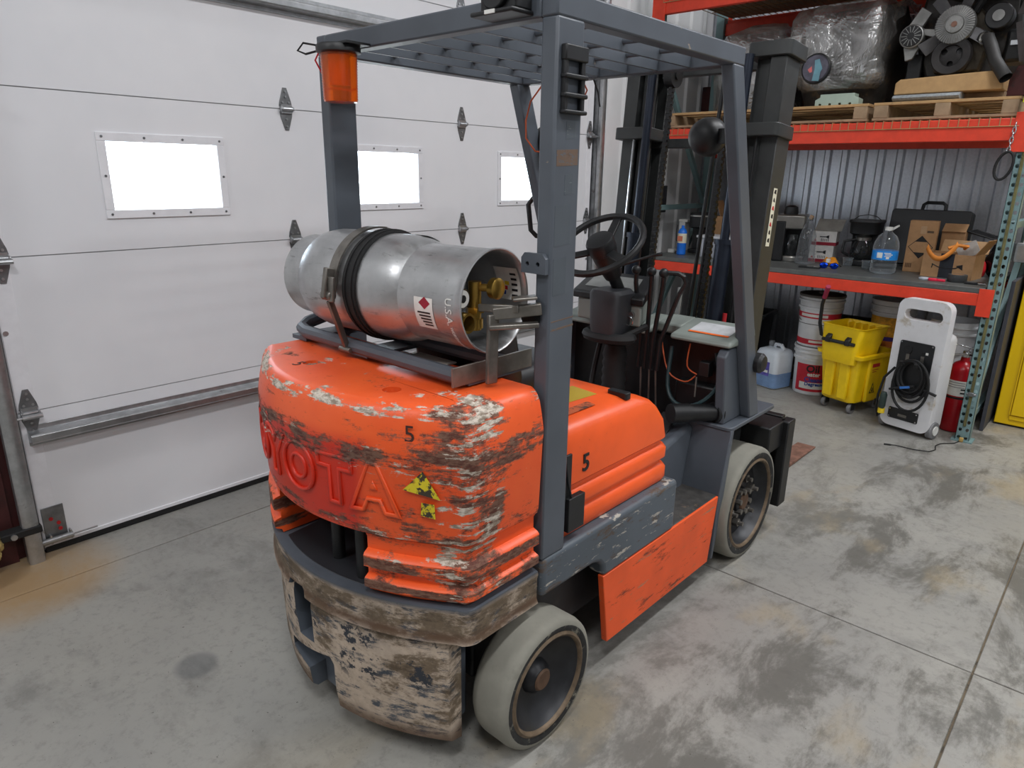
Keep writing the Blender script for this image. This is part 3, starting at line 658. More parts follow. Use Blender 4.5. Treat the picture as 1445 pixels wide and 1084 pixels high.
# ladder-like bracket, hinge plates on the right rear leg
q = MB(); X = CX+.467; q.box(X, X+.012, 1.318, 1.332, 1.70, 1.845); q.box(X, X+.012, 1.382, 1.396, 1.70, 1.845)
q.box(X, X+.016, 1.316, 1.400, 1.812, 1.845).box(X, X+.018, 1.316, 1.400, 1.775, 1.785).box(X, X+.018, 1.316, 1.400, 1.735, 1.745).box(X, X+.018, 1.316, 1.400, 1.70, 1.709)
q.build('belt_guide', m_blk, fk, bev=.003)
q = MB(); q.prism([(-1.135, 1.335), (-1.058, 1.335), (-1.058, 1.372), (-1.068, 1.384), (-1.125, 1.384), (-1.135, 1.372)], 'y', 1.288, 1.301); ch0 = MB()
for hx in (-1.115, -1.082): ch0.cyl((hx, 1.27, 1.358), (hx, 1.32, 1.358), .006, n=12)
hp = link('hinge_plate', boolean_cut(q, ch0, 'hinge_plate', fk), None, fk); hp.data.materials[0] = m_grey; hp.data.materials[1] = m_grey
q = MB(); q.cyl((-1.11, 1.296, 1.225), (-1.11, 1.303, 1.225), .03, n=20); q.build('plug', m_black, fk)
# work lamps on the front legs
for X, lab in ((-1.215, 0), (-1.93, 0)):
    q = MB(); q.lathe([(.012, -.052), (.035, -.047), (.055, -.032), (.064, -.008), (.066, .02), (.060, .026)], (X, 2.345, 1.70), (0, 1, 0), 28, True, True); wk = q.build('work_lamp', m_blk, fk, ang=60)
    MB().cyl((X, 2.371, 1.70), (X, 2.374, 1.70), .058, n=24).build('lens', M('lamp_glass', (200, 200, 198), .15, .2), wk)
    e = CX+math.copysign(.445, X-CX); q = MB(); q.bar((X, 2.35, 1.70), (e, 2.30, 1.70), .02, .05); q.build('bracket', m_blk, wk, bev=.002)
# grab handle on the left front leg
MB().tube([(-1.985, 2.38, 1.47), (-2.02, 2.36, 1.465), (-2.035, 2.35, 1.44), (-2.035, 2.37, 1.33), (-2.02, 2.39, 1.305), (-1.985, 2.42, 1.30)], .011, 8).build('grab_handle', m_blk, fk)
q = MB(); q.tube([(-1.715, 2.05, 1.905), (-1.725, 2.05, 1.868), (-1.775, 2.05, 1.82), (-1.796, 2.05, 1.756), (-1.803, 2.06, 1.695), (-1.79, 2.10, 1.65), (-1.80, 2.2, 1.645)], .003, 6); q.build('lamp_wire', m_cable_o, fk)
q = MB(); q.tube([(-1.67, 2.22, 1.90), (-1.67, 2.25, 1.87), (-1.70, 2.26, 1.83)], .003, 6); q.build('lamp_wire', m_cable_o, fk)
q = MB(); q.tube([(-1.62, 2.22, 1.90), (-1.62, 2.25, 1.86), (-1.615, 2.26, 1.81)], .003, 6); q.build('lamp_wire', m_black, fk)

# dash, column, steering wheel, levers
TH = math.radians(37); SWC = Vector((-1.545, 2.21, 1.315)); NRM = Vector((0, -math.sin(TH), math.cos(TH)))
ex = Vector((1, 0, 0)); ey = NRM.cross(ex)
def sw(r, a, h=0): return SWC+ex*r*math.cos(a)+ey*r*math.sin(a)+NRM*h
MB().tube([sw(.165, 2*PI*i/48) for i in range(48)], .0135, 10, True).build('steering_wheel', m_blk, fk)
swo = [o for o in C.objects if o.name.startswith('steering_wheel')][0]
for a in (math.radians(95), math.radians(215), math.radians(335)):
    q = MB(); q.bar(sw(.02, a, -.025), sw(.160, a, -.004), .035, .010, NRM); q.build('spoke', m_blk, swo, bev=.003)
q = MB(); q.lathe([(.036, -.045), (.055, -.03), (.056, .012), (.050, .024), (.03, .028)], SWC, NRM, 24, True, True); q.build('horn_button', m_blk, swo, ang=50)
q = MB(); q.lathe([(.034, -.16), (.045, -.10), (.050, -.05), (.040, -.03)], SWC, NRM, 20, True, True); q.build('column_switch', m_blk, swo, ang=50)
q = MB(); p0 = SWC+NRM*-.10; q.tube([p0, p0+Vector((.05, .02, .0)), p0+Vector((.15, .06, .04)), p0+Vector((.19, .075, .05))], [.008, .006, .005, .008], 8); q.build('direction_lever', m_blk, swo)
q = MB(); q.cyl(SWC+NRM*-.14, SWC+NRM*-.30, .024, n=16); q.build('steering_column', m_blk, fk)
cc = MB(); cc.loft([[(-1.545+p, q_, z) for p, q_ in rrect(-w_, w_, 2.235, 2.36+d, .03, 3)] for z, w_, d in ((.955, .058, .06), (1.0, .066, .06), (1.12, .072, .02), (1.135, .060, .01))])
cc.build('column_cover', M('charcoal_plastic', (52, 54, 58), .5, var=.1), fk, ang=40)
q = MB(); q.tube([(-1.545+.10*math.cos(t), 2.30+.06*math.sin(t), .945) for t in [2*PI*i/20 for i in range(20)]], .022, 8, True); q.build('column_boot', m_black, fk)
q = MB(); q.lathe([(.05, .50)]+[(.046+.006*(k % 2), .55+k*.018) for k in range(18)]+[(.04, .90)], (-1.55, 2.36, 0), n=16, cap0=True, cap1=True); q.build('column_bellows', m_black, fk, ang=60)
db = MB(); db.loft([[(-1.745, 2.345, .985), (-1.43, 2.345, .985), (-1.51, 2.53, .985), (-1.79, 2.53, .985)], [(-1.745, 2.345, 1.075), (-1.43, 2.345, 1.075), (-1.51, 2.53, 1.105), (-1.79, 2.53, 1.105)]])
dash = db.build('dash_panel', m_greenish, fk, bev=.012, seg=3)
db = MB(); db.loft([[(-1.765, 2.335, 1.072), (-1.415, 2.335, 1.072), (-1.495, 2.54, 1.10), (-1.81, 2.54, 1.10)], [(-1.765, 2.335, 1.105), (-1.415, 2.335, 1.105), (-1.495, 2.54, 1.166), (-1.81, 2.54, 1.166)]]); db.build('dash_bezel', m_blk, dash, bev=.008)
decal('display', [(-.15, -.06), (.10, -.06), (.06, .06), (-.17, .06)], M('grey_display', (120, 122, 120), .4), frame_M((-1.585, 2.44, 1.1375), (1, 0, 0), (0, .957, .287)), dash)  # display face in plain mid grey
q = MB(); q.cyl((-1.47, 2.345, 1.035), (-1.47, 2.33, 1.035), .014, n=14); q.tube([(-1.47+.018*math.sin(t), 2.325, 1.012+.018*math.cos(t)) for t in [2*PI*i/14 for i in range(14)]], .002, 6, True); q.build('ignition_key', m_chrome, dash)
q = MB(); q.cyl((-1.515, 2.345, 1.025), (-1.515, 2.335, 1.025), .008, n=10); q.build('dash_knob', m_blk, dash)
# grey-green cowl top
ct = MB(); ct.prism([(2.43, .945), (2.435, .968), (2.64, 1.005), (2.655, .97), (2.655, .94)], 'x', -1.345, -1.085)
cowl = ct.build('cowl_cover', m_greenish, fk, bev=.014, seg=3)
ct = MB(); ct.prism([(2.52, .945), (2.52, .985), (2.64, 1.005), (2.655, .97), (2.655, .94)], 'x', -1.455, -1.34); ct.build('cowl_bridge', m_greenish, cowl, bev=.008)
ct = MB(); ct.prism([(2.42, .945), (2.425, .966), (2.62, 1.0), (2.655, .97), (2.655, .94)], 'x', -1.535, -1.45); ct.build('cowl_flap', m_greenish, cowl, bev=.012)
ct = MB(); ct.prism([(2.42, .945), (2.425, .966), (2.62, 1.0), (2.655, .97), (2.655, .94)], 'x', -1.90, -1.66); ct.build('cowl_flap', m_greenish, cowl, bev=.012)
Ms = frame_M((-1.205, 2.535, .9880), (1, 0, 0), (0, .984, .177))
decal('data_plate', [(-.085, -.045), (.085, -.045), (.085, .055), (-.085, .055)], M('worn_data_plate', (186, 188, 190), .5, var=.15), Ms, cowl, .0012)
decal('orange_strip', [(-.085, -.058), (.085, -.058), (.085, -.045), (-.085, -.045)], M('orange_print', (240, 110, 40), .5), Ms, cowl, .0012)
for k, (bx_, tx_) in enumerate(((-1.485, -1.475), (-1.455, -1.405), (-1.425, -1.352))):
    q = MB(); q.tube([(bx_, 2.44, .80), (bx_+.006, 2.435, .93), (tx_-.006, 2.375, 1.16), (tx_, 2.365, 1.20)], [.0095]*4, 8)
    lv = q.build('control_lever', m_blk, fk)
    q = MB(); q.ball((tx_, 2.362, 1.212), .0185, 14, 9); q.build('knob', m_blk, lv)
q = MB(); q.tube([(-1.395, 2.44, .80), (-1.385, 2.435, .93), (-1.305, 2.41, 1.13), (-1.280, 2.41, 1.175), (-1.285, 2.40, 1.20), (-1.305, 2.39, 1.212), (-1.352, 2.37, 1.212)], .0095, 8); q.build('control_lever', m_blk, fk)
# pedals, hoses, brake cylinder, wires
q = MB(); q.obox((-1.285, 2.32, .60), (.062, .012, .16), rx=math.radians(-48)); pd = q.build('pedal', m_blk, fk, bev=.003)
q = MB(); q.tube([(-1.285, 2.34, .60), (-1.285, 2.50, .66)], .009, 6); q.build('pedal_arm', m_dark, pd)
q = MB(); q.obox((-1.45, 2.24, .575), (.085, .012, .07), rx=math.radians(-35)); q.build('pedal', m_blk, fk, bev=.004)
q = MB(); q.cyl((-1.24, 2.30, .685), (-1.20, 2.37, .680), .038, n=20); q.cyl((-1.21, 2.36, .68), (-1.14, 2.47, .672), .034, n=20); q.cyl((-1.142, 2.465, .672), (-1.128, 2.49, .671), .042, n=20)
q.build('brake_cylinder', m_dark, fk)
for pts, mt, r in (([(-1.42, 2.50, .93), (-1.36, 2.47, .80), (-1.28, 2.47, .77), (-1.24, 2.48, .80)], m_cable_o, .003), ([(-1.27, 2.47, .93), (-1.27, 2.46, .84), (-1.23, 2.47, .81)], m_cable_o, .003),
                   ([(-1.36, 2.49, .90), (-1.35, 2.46, .74), (-1.29, 2.44, .68), (-1.20, 2.45, .70), (-1.15, 2.50, .78), (-1.18, 2.52, .90)], M('teal_hose', (40, 62, 66), .5), .008),
                   ([(-1.23, 2.47, .80), (-1.225, 2.46, .72)], m_steel, .004), ([(-1.47, 2.44, .80), (-1.47, 2.46, .55)], m_steel, .004), ([(-1.43, 2.44, .80), (-1.43, 2.46, .55)], m_steel, .004), ([(-1.40, 2.44, .80), (-1.39, 2.46, .55)], m_steel, .004),
                   ([(-1.70, 2.40, .94), (-1.62, 2.30, .93), (-1.50, 2.29, .94), (-1.42, 2.38, .99)], m_black, .014), ([(-1.66, 2.42, .92), (-1.66, 2.36, .72), (-1.62, 2.30, .55)], m_black, .012)):
    P_ = [Vector(p) for p in pts]; sm_ = []
    for i in range(len(P_)-1):
        a, b_, c_, d_ = P_[max(i-1, 0)], P_[i], P_[i+1], P_[min(i+2, len(P_)-1)]
        for t in (0, .25, .5, .75): sm_.append(.5*((2*b_)+(-a+c_)*t+(2*a-5*b_+4*c_-d_)*t*t+(-a+3*b_-3*c_+d_)*t**3))
    sm_.append(P_[-1]); q = MB(); q.tube(sm_, r, 7); q.build('hose', mt, fk)
q = MB(); q.box(-1.235, -1.19, 2.49, 2.53, .80, .86); q.build('relay_box', m_blk, fk, bev=.003)
q = MB(); q.box(-1.34, -1.15, 2.50, 2.56, .64, .76); q.build('valve_block', m_dark, fk, bev=.01)

# wheels
def wheel(name, r, wdt, X, Y, s, front):
    wt = thing(name, loc=(X, Y, r)); wt.parent = fk; wt.matrix_parent_inverse = Matrix(); wt.location = (X-CX, Y-FY, r); PM[wt.name] = Matrix.Translation((X, Y, r))
    ax = (s, 0, 0); c = (X, Y, r); rr = .76*r if not front else .78*r
    MB().lathe([(rr, -wdt), (r-.012, -wdt), (r-.003, -wdt+.012), (r, -wdt+.03), (r, -.026), (r-.004, -.010), (r-.012, -.002), (r-.022, 0)], c, ax, 56).build('tyre', m_tread, wt, ang=60)
    sdw = MB().lathe([(r-.022, 0.0), (rr+.020, .001), (rr+.006, -.004), (rr, -.006)], c, ax, 56).build('sidewall', m_side, wt, ang=60)
    if front: pf = [(rr+.004, -.006), (rr-.004, -.002), (rr-.010, -.012), (rr-.014, -.045), (rr-.030, -.062), (.105, -.066), (.100, -.060), (.060, -.058), (.056, -.040), (.045, -.036), (.005, -.034)]
    else: pf = [(rr+.004, -.006), (rr-.003, -.002), (rr-.010, -.012), (rr-.020, -.030), (.085, -.052), (.064, -.062), (.052, -.060), (.045, -.040), (.036, -.034), (.034, -.030), (.005, -.028)]
    rim = MB().lathe(pf, c, ax, 48, cap1=True).build('rim', m_rim, wt, ang=40)
    MB().lathe([(rr+.007, -.0035), (rr-.001, .0015), (rr-.007, -.002), (rr-.009, -.010)], c, ax, 56).build('rim_lip', M('dusty_rim_lip', (112, 96, 78), .6, .4, var=.25, scale=30), wt, ang=60)
    MB().lathe([(.033, -.029), (.028, -.024), (.005, -.022)] if not front else [(.040, -.035), (.034, -.028), (.005, -.024)], c, ax, 20, cap1=True).build('hub_cap', M('rusty_hub', (92, 70, 54), .7, .3, var=.3, dirt=(58, 48, 42), amt=.02), wt)
    if front:
        for k in range(6):
            a = 2*PI*k/6+.3; p = Vector((X, Y+.098*math.cos(a), r+.098*math.sin(a)))
            q = MB(); q.cyl(p+Vector(ax)*-.062, p+Vector(ax)*-.036, .018, n=6); q.cyl(p+Vector(ax)*-.037, p+Vector(ax)*-.016, .0095, n=8); q.build('lug_nut', m_steel, wt)
            a += .5; p = Vector((X, Y+.050*math.cos(a), r+.050*math.sin(a)))
            q = MB(); q.cyl(p+Vector(ax)*-.058, p+Vector(ax)*-.022, .012, n=6); q.build('hub_bolt', m_steel, wt)
    return wt
wheel('rear_wheel', .195, .125, -.990, 1.28, 1, False); wheel('rear_wheel', .195, .125, 2*CX+.990, 1.28, -1, False)
wheel('front_wheel', .245, .165, -1.020, 2.66, 1, True); wheel('front_wheel', .245, .165, 2*CX+1.020, 2.66, -1, True)
q = MB(); q.cyl((CX-.36, 2.66, .245), (CX+.36, 2.66, .245), .06, n=16); q.build('drive_axle', m_dark, fk)

# mast, tilted forward
TM = Matrix.Translation((0, 2.70, .245)) @ Matrix.Rotation(math.radians(-4.6), 4, 'X') @ Matrix.Translation((0, 0, -.245))
def tb(b):
    b.v = [TM @ q_ for q_ in b.v]; return b
def chan(x0, x1, y0, y1, z0, z1, t=.012, open_=1):
    b = MB()
    if open_ > 0: b.prism([(x0, y0), (x1, y0), (x1, y0+t), (x0+t, y0+t), (x0+t, y1-t), (x1, y1-t), (x1, y1), (x0, y1)], 'z', z0, z1)
    else: b.prism([(x1, y0), (x0, y0), (x0, y0+t), (x1-t, y0+t), (x1-t, y1-t), (x0, y1-t), (x0, y1), (x1, y1)], 'z', z0, z1)
    return b
for s in (1, -1):
    f2 = lambda a, b_: (min(CX+s*a, CX+s*b_), max(CX+s*a, CX+s*b_))
    a, b_ = f2(.29, .36); mo = tb(chan(a, b_, 0, .125, .06, 1.74, .016, -s)).build('mast_rail', m_mast, fk, bev=.003)
    a, b_ = f2(.225, .288); tb(chan(a, b_, .02, .135, .08, 2.05, .014, -s)).build('inner_rail', m_mast, mo, bev=.003)
    a, b_ = f2(.20, .375); tb(MB().prism(rrect(a, b_, -.05, .13, .02, 3), 'z', 1.725, 1.775)).build('mast_plate', m_mast, mo, bev=.003)
    a, b_ = f2(.20, .375); tb(MB().prism(rrect(a, b_, -.03, .15, .02, 3), 'z', 2.02, 2.075)).build('mast_cap', m_mast, mo, bev=.003)
    a, b_ = f2(.292, .358); tb(MB().box(a, b_, -.012, .12, 1.775, 2.02)).build('upper_rail', m_mast, mo, bev=.003)
    xc = CX+s*.215; q = MB(); q.cyl((xc, -.035, .15), (xc, -.035, 1.30), .034, n=18); q.cyl((xc, -.035, 1.30), (xc, -.035, 1.32), .04, n=18); q.cyl((xc, -.035, 1.32), (xc, -.035, 2.03), .019, n=14)
    tb(q).build('lift_cylinder', M('blue_black_steel', (40, 46, 58), .3, .5, var=.15), mo)
    # leaf chain: alternating plates
    xc = CX+s*.135; q = MB(); z = .35
    while z < 1.97:
        q.box(xc-.013, xc+.013, -.008, .008, z, z+.013); q.box(xc-.008, xc+.008, -.011, .011, z+.011, z+.024); z += .0245
    tag(tb(q).build('lift_chain', m_dark, mo), kind='stuff')
    q = MB(); q.cyl((xc-.02, .0, 1.985), (xc+.02, .0, 1.985), .05, n=24); q.cyl((xc-.026, 0, 1.985), (xc+.026, 0, 1.985), .018, n=12); tb(q).build('chain_sheave', m_dark, mo)
    q = MB(); q.cyl((CX+s*.285, -.018, .1), (CX+s*.285, -.018, 1.73), .0065, n=8); tb(q).build('guide_rod', m_chrome if s < 0 else m_dark, mo)
for x in (CX+.06, CX+.09):
    q = MB(); q.cyl((x, .0, .3), (x+.045, .0, 1.98), .0085, n=10); tb(q).build('hydraulic_hose', m_dark, fk)
q = MB(); q.cyl((CX+.03, -.02, .3), (CX+.035, -.02, 1.10), .011, n=10); tb(q).build('conduit', M('white_hose', (188, 190, 188), .4), fk)
q = MB(); q.cyl((CX+.275, -.045, .5), (CX+.268, -.045, 1.02), .009, n=8); tb(q).build('red_hose', m_rtext, fk)
for z0, z1, y0 in ((.30, .42, .02), (1.70, 1.74, .09), (2.0, 2.05, .10)):
    tb(MB().box(CX-.29, CX+.29, y0, y0+.03, z0, z1)).build('mast_crossmember', m_mast, fk, bev=.003)
Mk = TM @ frame_M((CX+.3615, .055, 1.42), (0, 0, 1), (0, -1, 0))
lab = decal('lift_warning_label', [(-.115, -.018), (.115, -.018), (.115, .018), (-.115, .018)], M('cream_label', (226, 220, 196), .5), Mk, fk)
for k in range(7):
    x = -.10+k*.032; col = m_rtext if k in (2, 4) else m_btext
    decal('label_mark', [(x, -.011), (x+.018, -.009+.004*(k % 3)), (x+.016, .006), (x+.004, .011-.003*(k % 2))], col, TM @ frame_M((CX+.3622, .055, 1.42), (0, 0, 1), (0, -1, 0)), lab)
# carriage and forks
q = MB(); q.box(CX-.46, CX+.46, 3.0, 3.04, .16, .26); q.box(CX-.46, CX+.46, 3.0, 3.04, .44, .54); q.box(CX-.46, CX-.41, 3.0, 3.04, .26, .44).box(CX+.41, CX+.46, 3.0, 3.04, .26, .44)
q.box(CX-.20, CX-.15, 2.90, 3.0, .14, .56).box(CX+.15, CX+.20, 2.90, 3.0, .14, .56)
car = q.build('carriage', m_dark, fk, bev=.004)
q = MB(); q.box(CX+.35, CX+.49, 2.80, 2.98, .42, .54); q.build('carriage_arm', m_dark, car, bev=.006)
q = MB(); q.box(CX+.47, CX+.515, 2.94, 3.02, .13, .54); q.build('carriage_bar', m_dark, car, bev=.006)
for s in (1, -1):
    fx_ = CX+s*.225
    q = MB(); q.prism([(3.042, .62), (3.08, .62), (3.088, .10), (3.13, .05), (4.14, .012), (4.14, .005), (3.05, .008), (3.042, .05)], 'x', fx_-.055, fx_+.055)
    q.build('fork', m_rust, fk, bev=.006)

# propane tank rack on the counterweight
q = MB(); q.tube([(-1.945, 1.24, 1.115), (-1.955, 1.185, 1.10), (-1.94, 1.155, 1.088), (-1.90, 1.145, 1.083), (-1.60, 1.140, 1.083), (-1.20, 1.135, 1.083)], .0205, 10)
tr = q.build('tank_rack', m_grey, fk)
q = MB(); q.tube([(-1.945, 1.25, 1.115), (-1.94, 1.30, 1.09), (-1.90, 1.32, 1.083), (-1.20, 1.32, 1.083)], .0205, 10); q.build('rack_tube', m_grey, tr)
MB().box(-1.195, -1.188, 1.105, 1.40, 1.062, 1.112).build('rack_end_plate', m_steel, tr, bev=.001)
MB().box(-1.22, -1.19, 1.16, 1.40, 1.055, 1.064).build('rack_foot', m_grey, tr, bev=.001)
MB().box(-1.98, -1.90, 1.14, 1.34, 1.052, 1.066).build('rack_foot', m_grey, tr, bev=.001)
MB().box(-1.66, -1.57, 1.13, 1.34, 1.060, 1.070).build('rack_foot', m_grey, tr, bev=.001)
MB().box(-1.54, -1.38, 1.20, 1.30, 1.0505, 1.056).build('rack_pad', M('weathered_board', (176, 172, 164), .8), tr, bev=.003)
q = MB(); q.bar((-1.155, 1.205, 1.06), (-1.160, 1.215, 1.235), .035, .012, (1, 0, 0)); q.bar((-1.165, 1.22, 1.235), (-1.075, 1.30, 1.250), .022, .030); q.bar((-1.16, 1.20, 1.205), (-1.075, 1.29, 1.212), .03, .012); q.bar((-1.12, 1.24, 1.275), (-1.08, 1.285, 1.28), .04, .008); q.bar((-1.21, 1.215, 1.245), (-1.11, 1.255, 1.25), .012, .02)
q.build('tank_latch', m_steel, tr, bev=.003)
TA = Vector((-1.93, 1.212, 1.257)); TB_ = Vector((-1.193, 1.262, 1.257)); TD = (TB_-TA).normalized(); TR = .147
def arc_band(x_at, r, a0, a1, wid, th, n=40):
    c = TA+TD*x_at; e = Vector((0, 0, 1)); g_ = TD.cross(e).normalized(); rings = []
    for i in range(n+1):
        a = math.radians(a0+(a1-a0)*i/n); d = e*math.cos(a)+g_*math.sin(a)
        rings.append([c+d*r+TD*wid/2, c+d*(r+th)+TD*wid/2, c+d*(r+th)-TD*wid/2, c+d*r-TD*wid/2])
    b = MB(); b.loft(rings); return b
MB_b = arc_band(.345, TR+.001, -180, 180, .050, .006, 60); MB_b.build('rubber_strap', m_black, tr)
arc_band(.332, TR+.006, -180, 180, .006, .005, 60).build('strap_ridge', m_black, tr); arc_band(.358, TR+.006, -180, 180, .006, .005, 60).build('strap_ridge', m_black, tr)
st_dir = 1 if (TD.cross(Vector((0, 0, 1)))).y < 0 else -1
arc_band(.285, TR+.010, st_dir*-12, st_dir*78, .034, .005, 24).build('metal_strap', m_steel, tr)
c = TA+TD*.285
def rp(a, r): 
    e = Vector((0, 0, 1)); g_ = TD.cross(e).normalized()*st_dir; a = math.radians(a); return c+(e*math.cos(a)+g_*math.sin(a))*r
q = MB(); q.bar(rp(-14, TR+.012), rp(-26, TR+.004)+TD*.05, .030, .005, (0, 0, 1)); q.build('strap_end', m_steel, tr)
q = MB(); q.bar(rp(70, TR+.022), rp(98, TR+.030), .042, .016, TD); q.bar(rp(78, TR+.03)+TD*.018, rp(100, TR+.035)+TD*.02, .010, .02, TD); q.cyl(rp(95, TR+.028)-TD*.02, rp(95, TR+.028)+TD*.02, .014, n=10); q.build('strap_buckle', m_steel, tr, bev=.003)
q = MB(); q.bar(rp(100, TR+.026), Vector((-1.655, 1.125, 1.075)), .018, .012, TD); q.cyl((-1.68, 1.118, 1.075), (-1.63, 1.118, 1.075), .009, n=8); q.build('strap_hook', m_steel, tr, bev=.002)

# ------------------------------------------------------------------ propane tank
def tank_metal():
    g = G('dented_aluminium'); n = g.noise(6, detail=5); s_ = g.noise(10, (1, 5, 5), 7, .75, 2); f = g.noise(34, detail=6, rough=.75, off=4)
    c = g.mix(g.sm(n, .3, .7), lin((172, 173, 174)), lin((200, 201, 202)))
    c = g.mix(g.mul(g.sm(s_, .58, .68), .55), c, lin((104, 102, 100)))
    c = g.mix(g.mul(g.sm(f, .62, .7), .4), c, lin((120, 118, 114)))
    return g.done(c, g.fmix(g.sm(s_, .4, .7), .32, .52), .88, bump=(f, .06, .001))
m_tank = tank_metal()
tk = thing('propane_tank', 'dented aluminium propane tank strapped across the forklift counterweight', 'tank', tuple(TA-Vector((0, 0, TR))))
L = (TB_-TA).length
MB().lathe([(.04, .045), (.085, .052), (.120, .072), (.139, .105), (.1465, .145), (TR, .18), (TR, .43), (.1455, .455), (.141, .48), (.134, .502), (.124, .522), (.10, .548), (.05, .59), (.001, .592)], TA, TD, 56, cap0=True).build('body', m_tank, tk, ang=70)
MB().lathe([(.122, .085), (.119, .02), (.121, .004), (.117, .0), (.113, .004), (.114, .085)], TA, TD, 48).build('foot_ring', m_tank, tk, ang=50)
MB().lathe([(.1290, .512), (.1295, .516), (.1295, .60), (.1305, L-.03), (.1315, L-.012), (.1345, L-.006), (.1345, L-.001), (.1315, L), (.1275, L-.004), (.1265, L-.03), (.1255, .60), (.125, .516)], TA, TD, 56).build('collar', m_tank, tk, ang=50)
def tp_(ax_, a, r):
    e = Vector((0, 0, 1)); g_ = TD.cross(e).normalized()*st_dir; a = math.radians(a); return TA+TD*ax_+(e*math.cos(a)+g_*math.sin(a))*r
p = tp_(.635, 95, .022); q = MB(); q.cyl(p, p+TD*.05, .016, n=14); q.cyl(p+TD*.05+Vector((0, 0, -.075)), p+TD*.05+Vector((0, 0, .05)), .017, n=14); q.cyl(p+TD*.05+Vector((0, 0, -.03)), p+TD*.05+Vector((0, 0, -.015)), .024, n=6); q.cyl(p+TD*.05+Vector((0, 0, -.07)), p+TD*.05+Vector((0, 0, -.045)), .022, n=14); q.cyl(p+TD*.05+Vector((0, 0, .035)), p+TD*.09+Vector((0, .02, .035)), .010, n=10)
vl = q.build('valve', m_brass, tk)
hp_ = p+TD*.09+Vector((0, .02, .035)); q = MB(); q.lathe([(.02, 0), (.027, .003), (.027, .020), (.02, .024)], hp_, TD, 20, True, True); q.build('hand_wheel', m_brass, vl)
p = tp_(.645, 82, .080); q = MB(); q.cyl(p, p+TD*.05, .026, n=20); ga_ = q.build('gauge', m_chrome, tk); q = MB(); q.cyl(p+TD*.05, p+TD*.052, .022, n=20); q.build('dial', m_wtext, ga_); q = MB(); q.cyl(p+TD*.052, p+TD*.0535, .010, n=12); q.build('dial_mark', m_btext, ga_)
p = tp_(.665, 122, .092); q = MB(); q.lathe([(.026, 0), (.026, .05), (.020, .05), (.020, .0)], p, TD, 20); q.build('coupler', m_brass, tk)
# labels: on the collar outside, and on the wall inside
def cyl_patch(ax0, ax1, a0, a1, r, n=8, flip=1):
    b = MB(); rows = []
    for i in range(n+1):
        a = a0+(a1-a0)*i/n; rows.append([tp_(ax0, a, r), tp_(ax1, a, r)])
    b.loft(rows, False, False, closed=False); return b
lb_ = cyl_patch(.575, .640, 85, 122, .1308).build('warning_label', m_wtext, tk)
c_ = [tp_(.592, 91, .1314), tp_(.612, 84, .1314), tp_(.632, 91, .1314), tp_(.612, 98, .1314)]
q = MB(); q.add(c_, [(0, 1, 2, 3)]); q.build('hazard_diamond', M('dark_red_print', (150, 20, 44), .5), lb_)
for k in range(5): cyl_patch(.585+.004*k, .630, 101+k*3.8, 103+k*3.8, .1312, 3).build('print_line', m_btext, lb_)
il = cyl_patch(.64, .72, 262, 305, .1250, 8).build('inner_label', m_wtext, tk)
for k, (cl, a0) in enumerate(((m_blutext, 268), (m_rtext, 274), (m_ytext, 280))): cyl_patch(.655+.006*k, .670+.006*k, a0, a0+5, .1246, 2).build('colour_square', cl, il)
for k in range(5): cyl_patch(.69, .71, 266+k*7, 269+k*7, .1246, 2).build('print_line', m_btext, il)
tl_ = cyl_patch(.345, .47, -32, -8, TR+.0006, 8).build('top_label', m_wtext, tk)
for k in range(3): cyl_patch(.355+.04*k, .38+.04*k, -24, -14, TR+.0012, 3).build('print_line', m_rtext, tl_)
me = text_mesh('U.S.A.', .030, .0002, .0); 
for v in me.vertices:
    a = 97-(v.co.x)/.134*57.3*-1; pp = tp_(L-.045+v.co.y, a, .1322+v.co.z); v.co = PM[tk.name].inverted() @ pp
me.materials.clear(); link('stamped_text', me, m_wtext, tk)
me = text_mesh('WORTHINGTON', .013, .0002, .0)
for v in me.vertices:
    a = 136-(v.co.x)/.134*57.3*-1; pp = tp_(L-.045+v.co.y, a, .1322+v.co.z); v.co = PM[tk.name].inverted() @ pp
me.materials.clear(); link('stamped_text', me, m_wtext, tk)

# ------------------------------------------------------------------ pallet rack
YR, RD = 4.916, 1.06
rk = thing('pallet_rack', 'teal and orange pallet rack standing against the corrugated wall', 'rack', (-1.83, YR+RD/2, 0))
def upright(x0, y0, z1, front):
    b = MB(); t = .0025; wd, dp = .076, .07; cell = .0508; nz = int(z1/cell)
    holes = [(-.0070, .0085), (0, .0115), (.0070, .0085), (.0098, .0), (.0062, -.010), (0, -.0125), (-.0062, -.010), (-.0098, .0)]
    yf = y0
    for i in range(nz):
        for j in range(2):
            cx_, cz = x0+wd*(.25+.5*j), (i+.5)*cell; hw_, hh = wd/4, cell/2
            sq = [(-hw_, hh), (0, hh), (hw_, hh), (hw_, 0), (hw_, -hh), (0, -hh), (-hw_, -hh), (-hw_, 0)]
            vs = [(cx_+p, yf, cz+q_) for p, q_ in sq]+[(cx_+p, yf, cz+q_) for p, q_ in holes]
            vs += [(cx_+p, yf+t, cz+q_) for p, q_ in holes]
            b.add(vs, [(k, (k+1) % 8, 8+(k+1) % 8, 8+k) for k in range(8)]+[(8+k, 8+(k+1) % 8, 16+(k+1) % 8, 16+k) for k in range(8)])
    Z = nz*cell; s_ = 1 if front else 1
    b.box(x0, x0+t, yf, yf+dp, 0, Z).box(x0+wd-t, x0+wd, yf, yf+dp, 0, Z); b.box(x0, x0+.018, yf+dp-t, yf+dp, 0, Z).box(x0+wd-.018, x0+wd, yf+dp-t, yf+dp, 0, Z)
    return b
RX, LX_ = -.655, -3.07
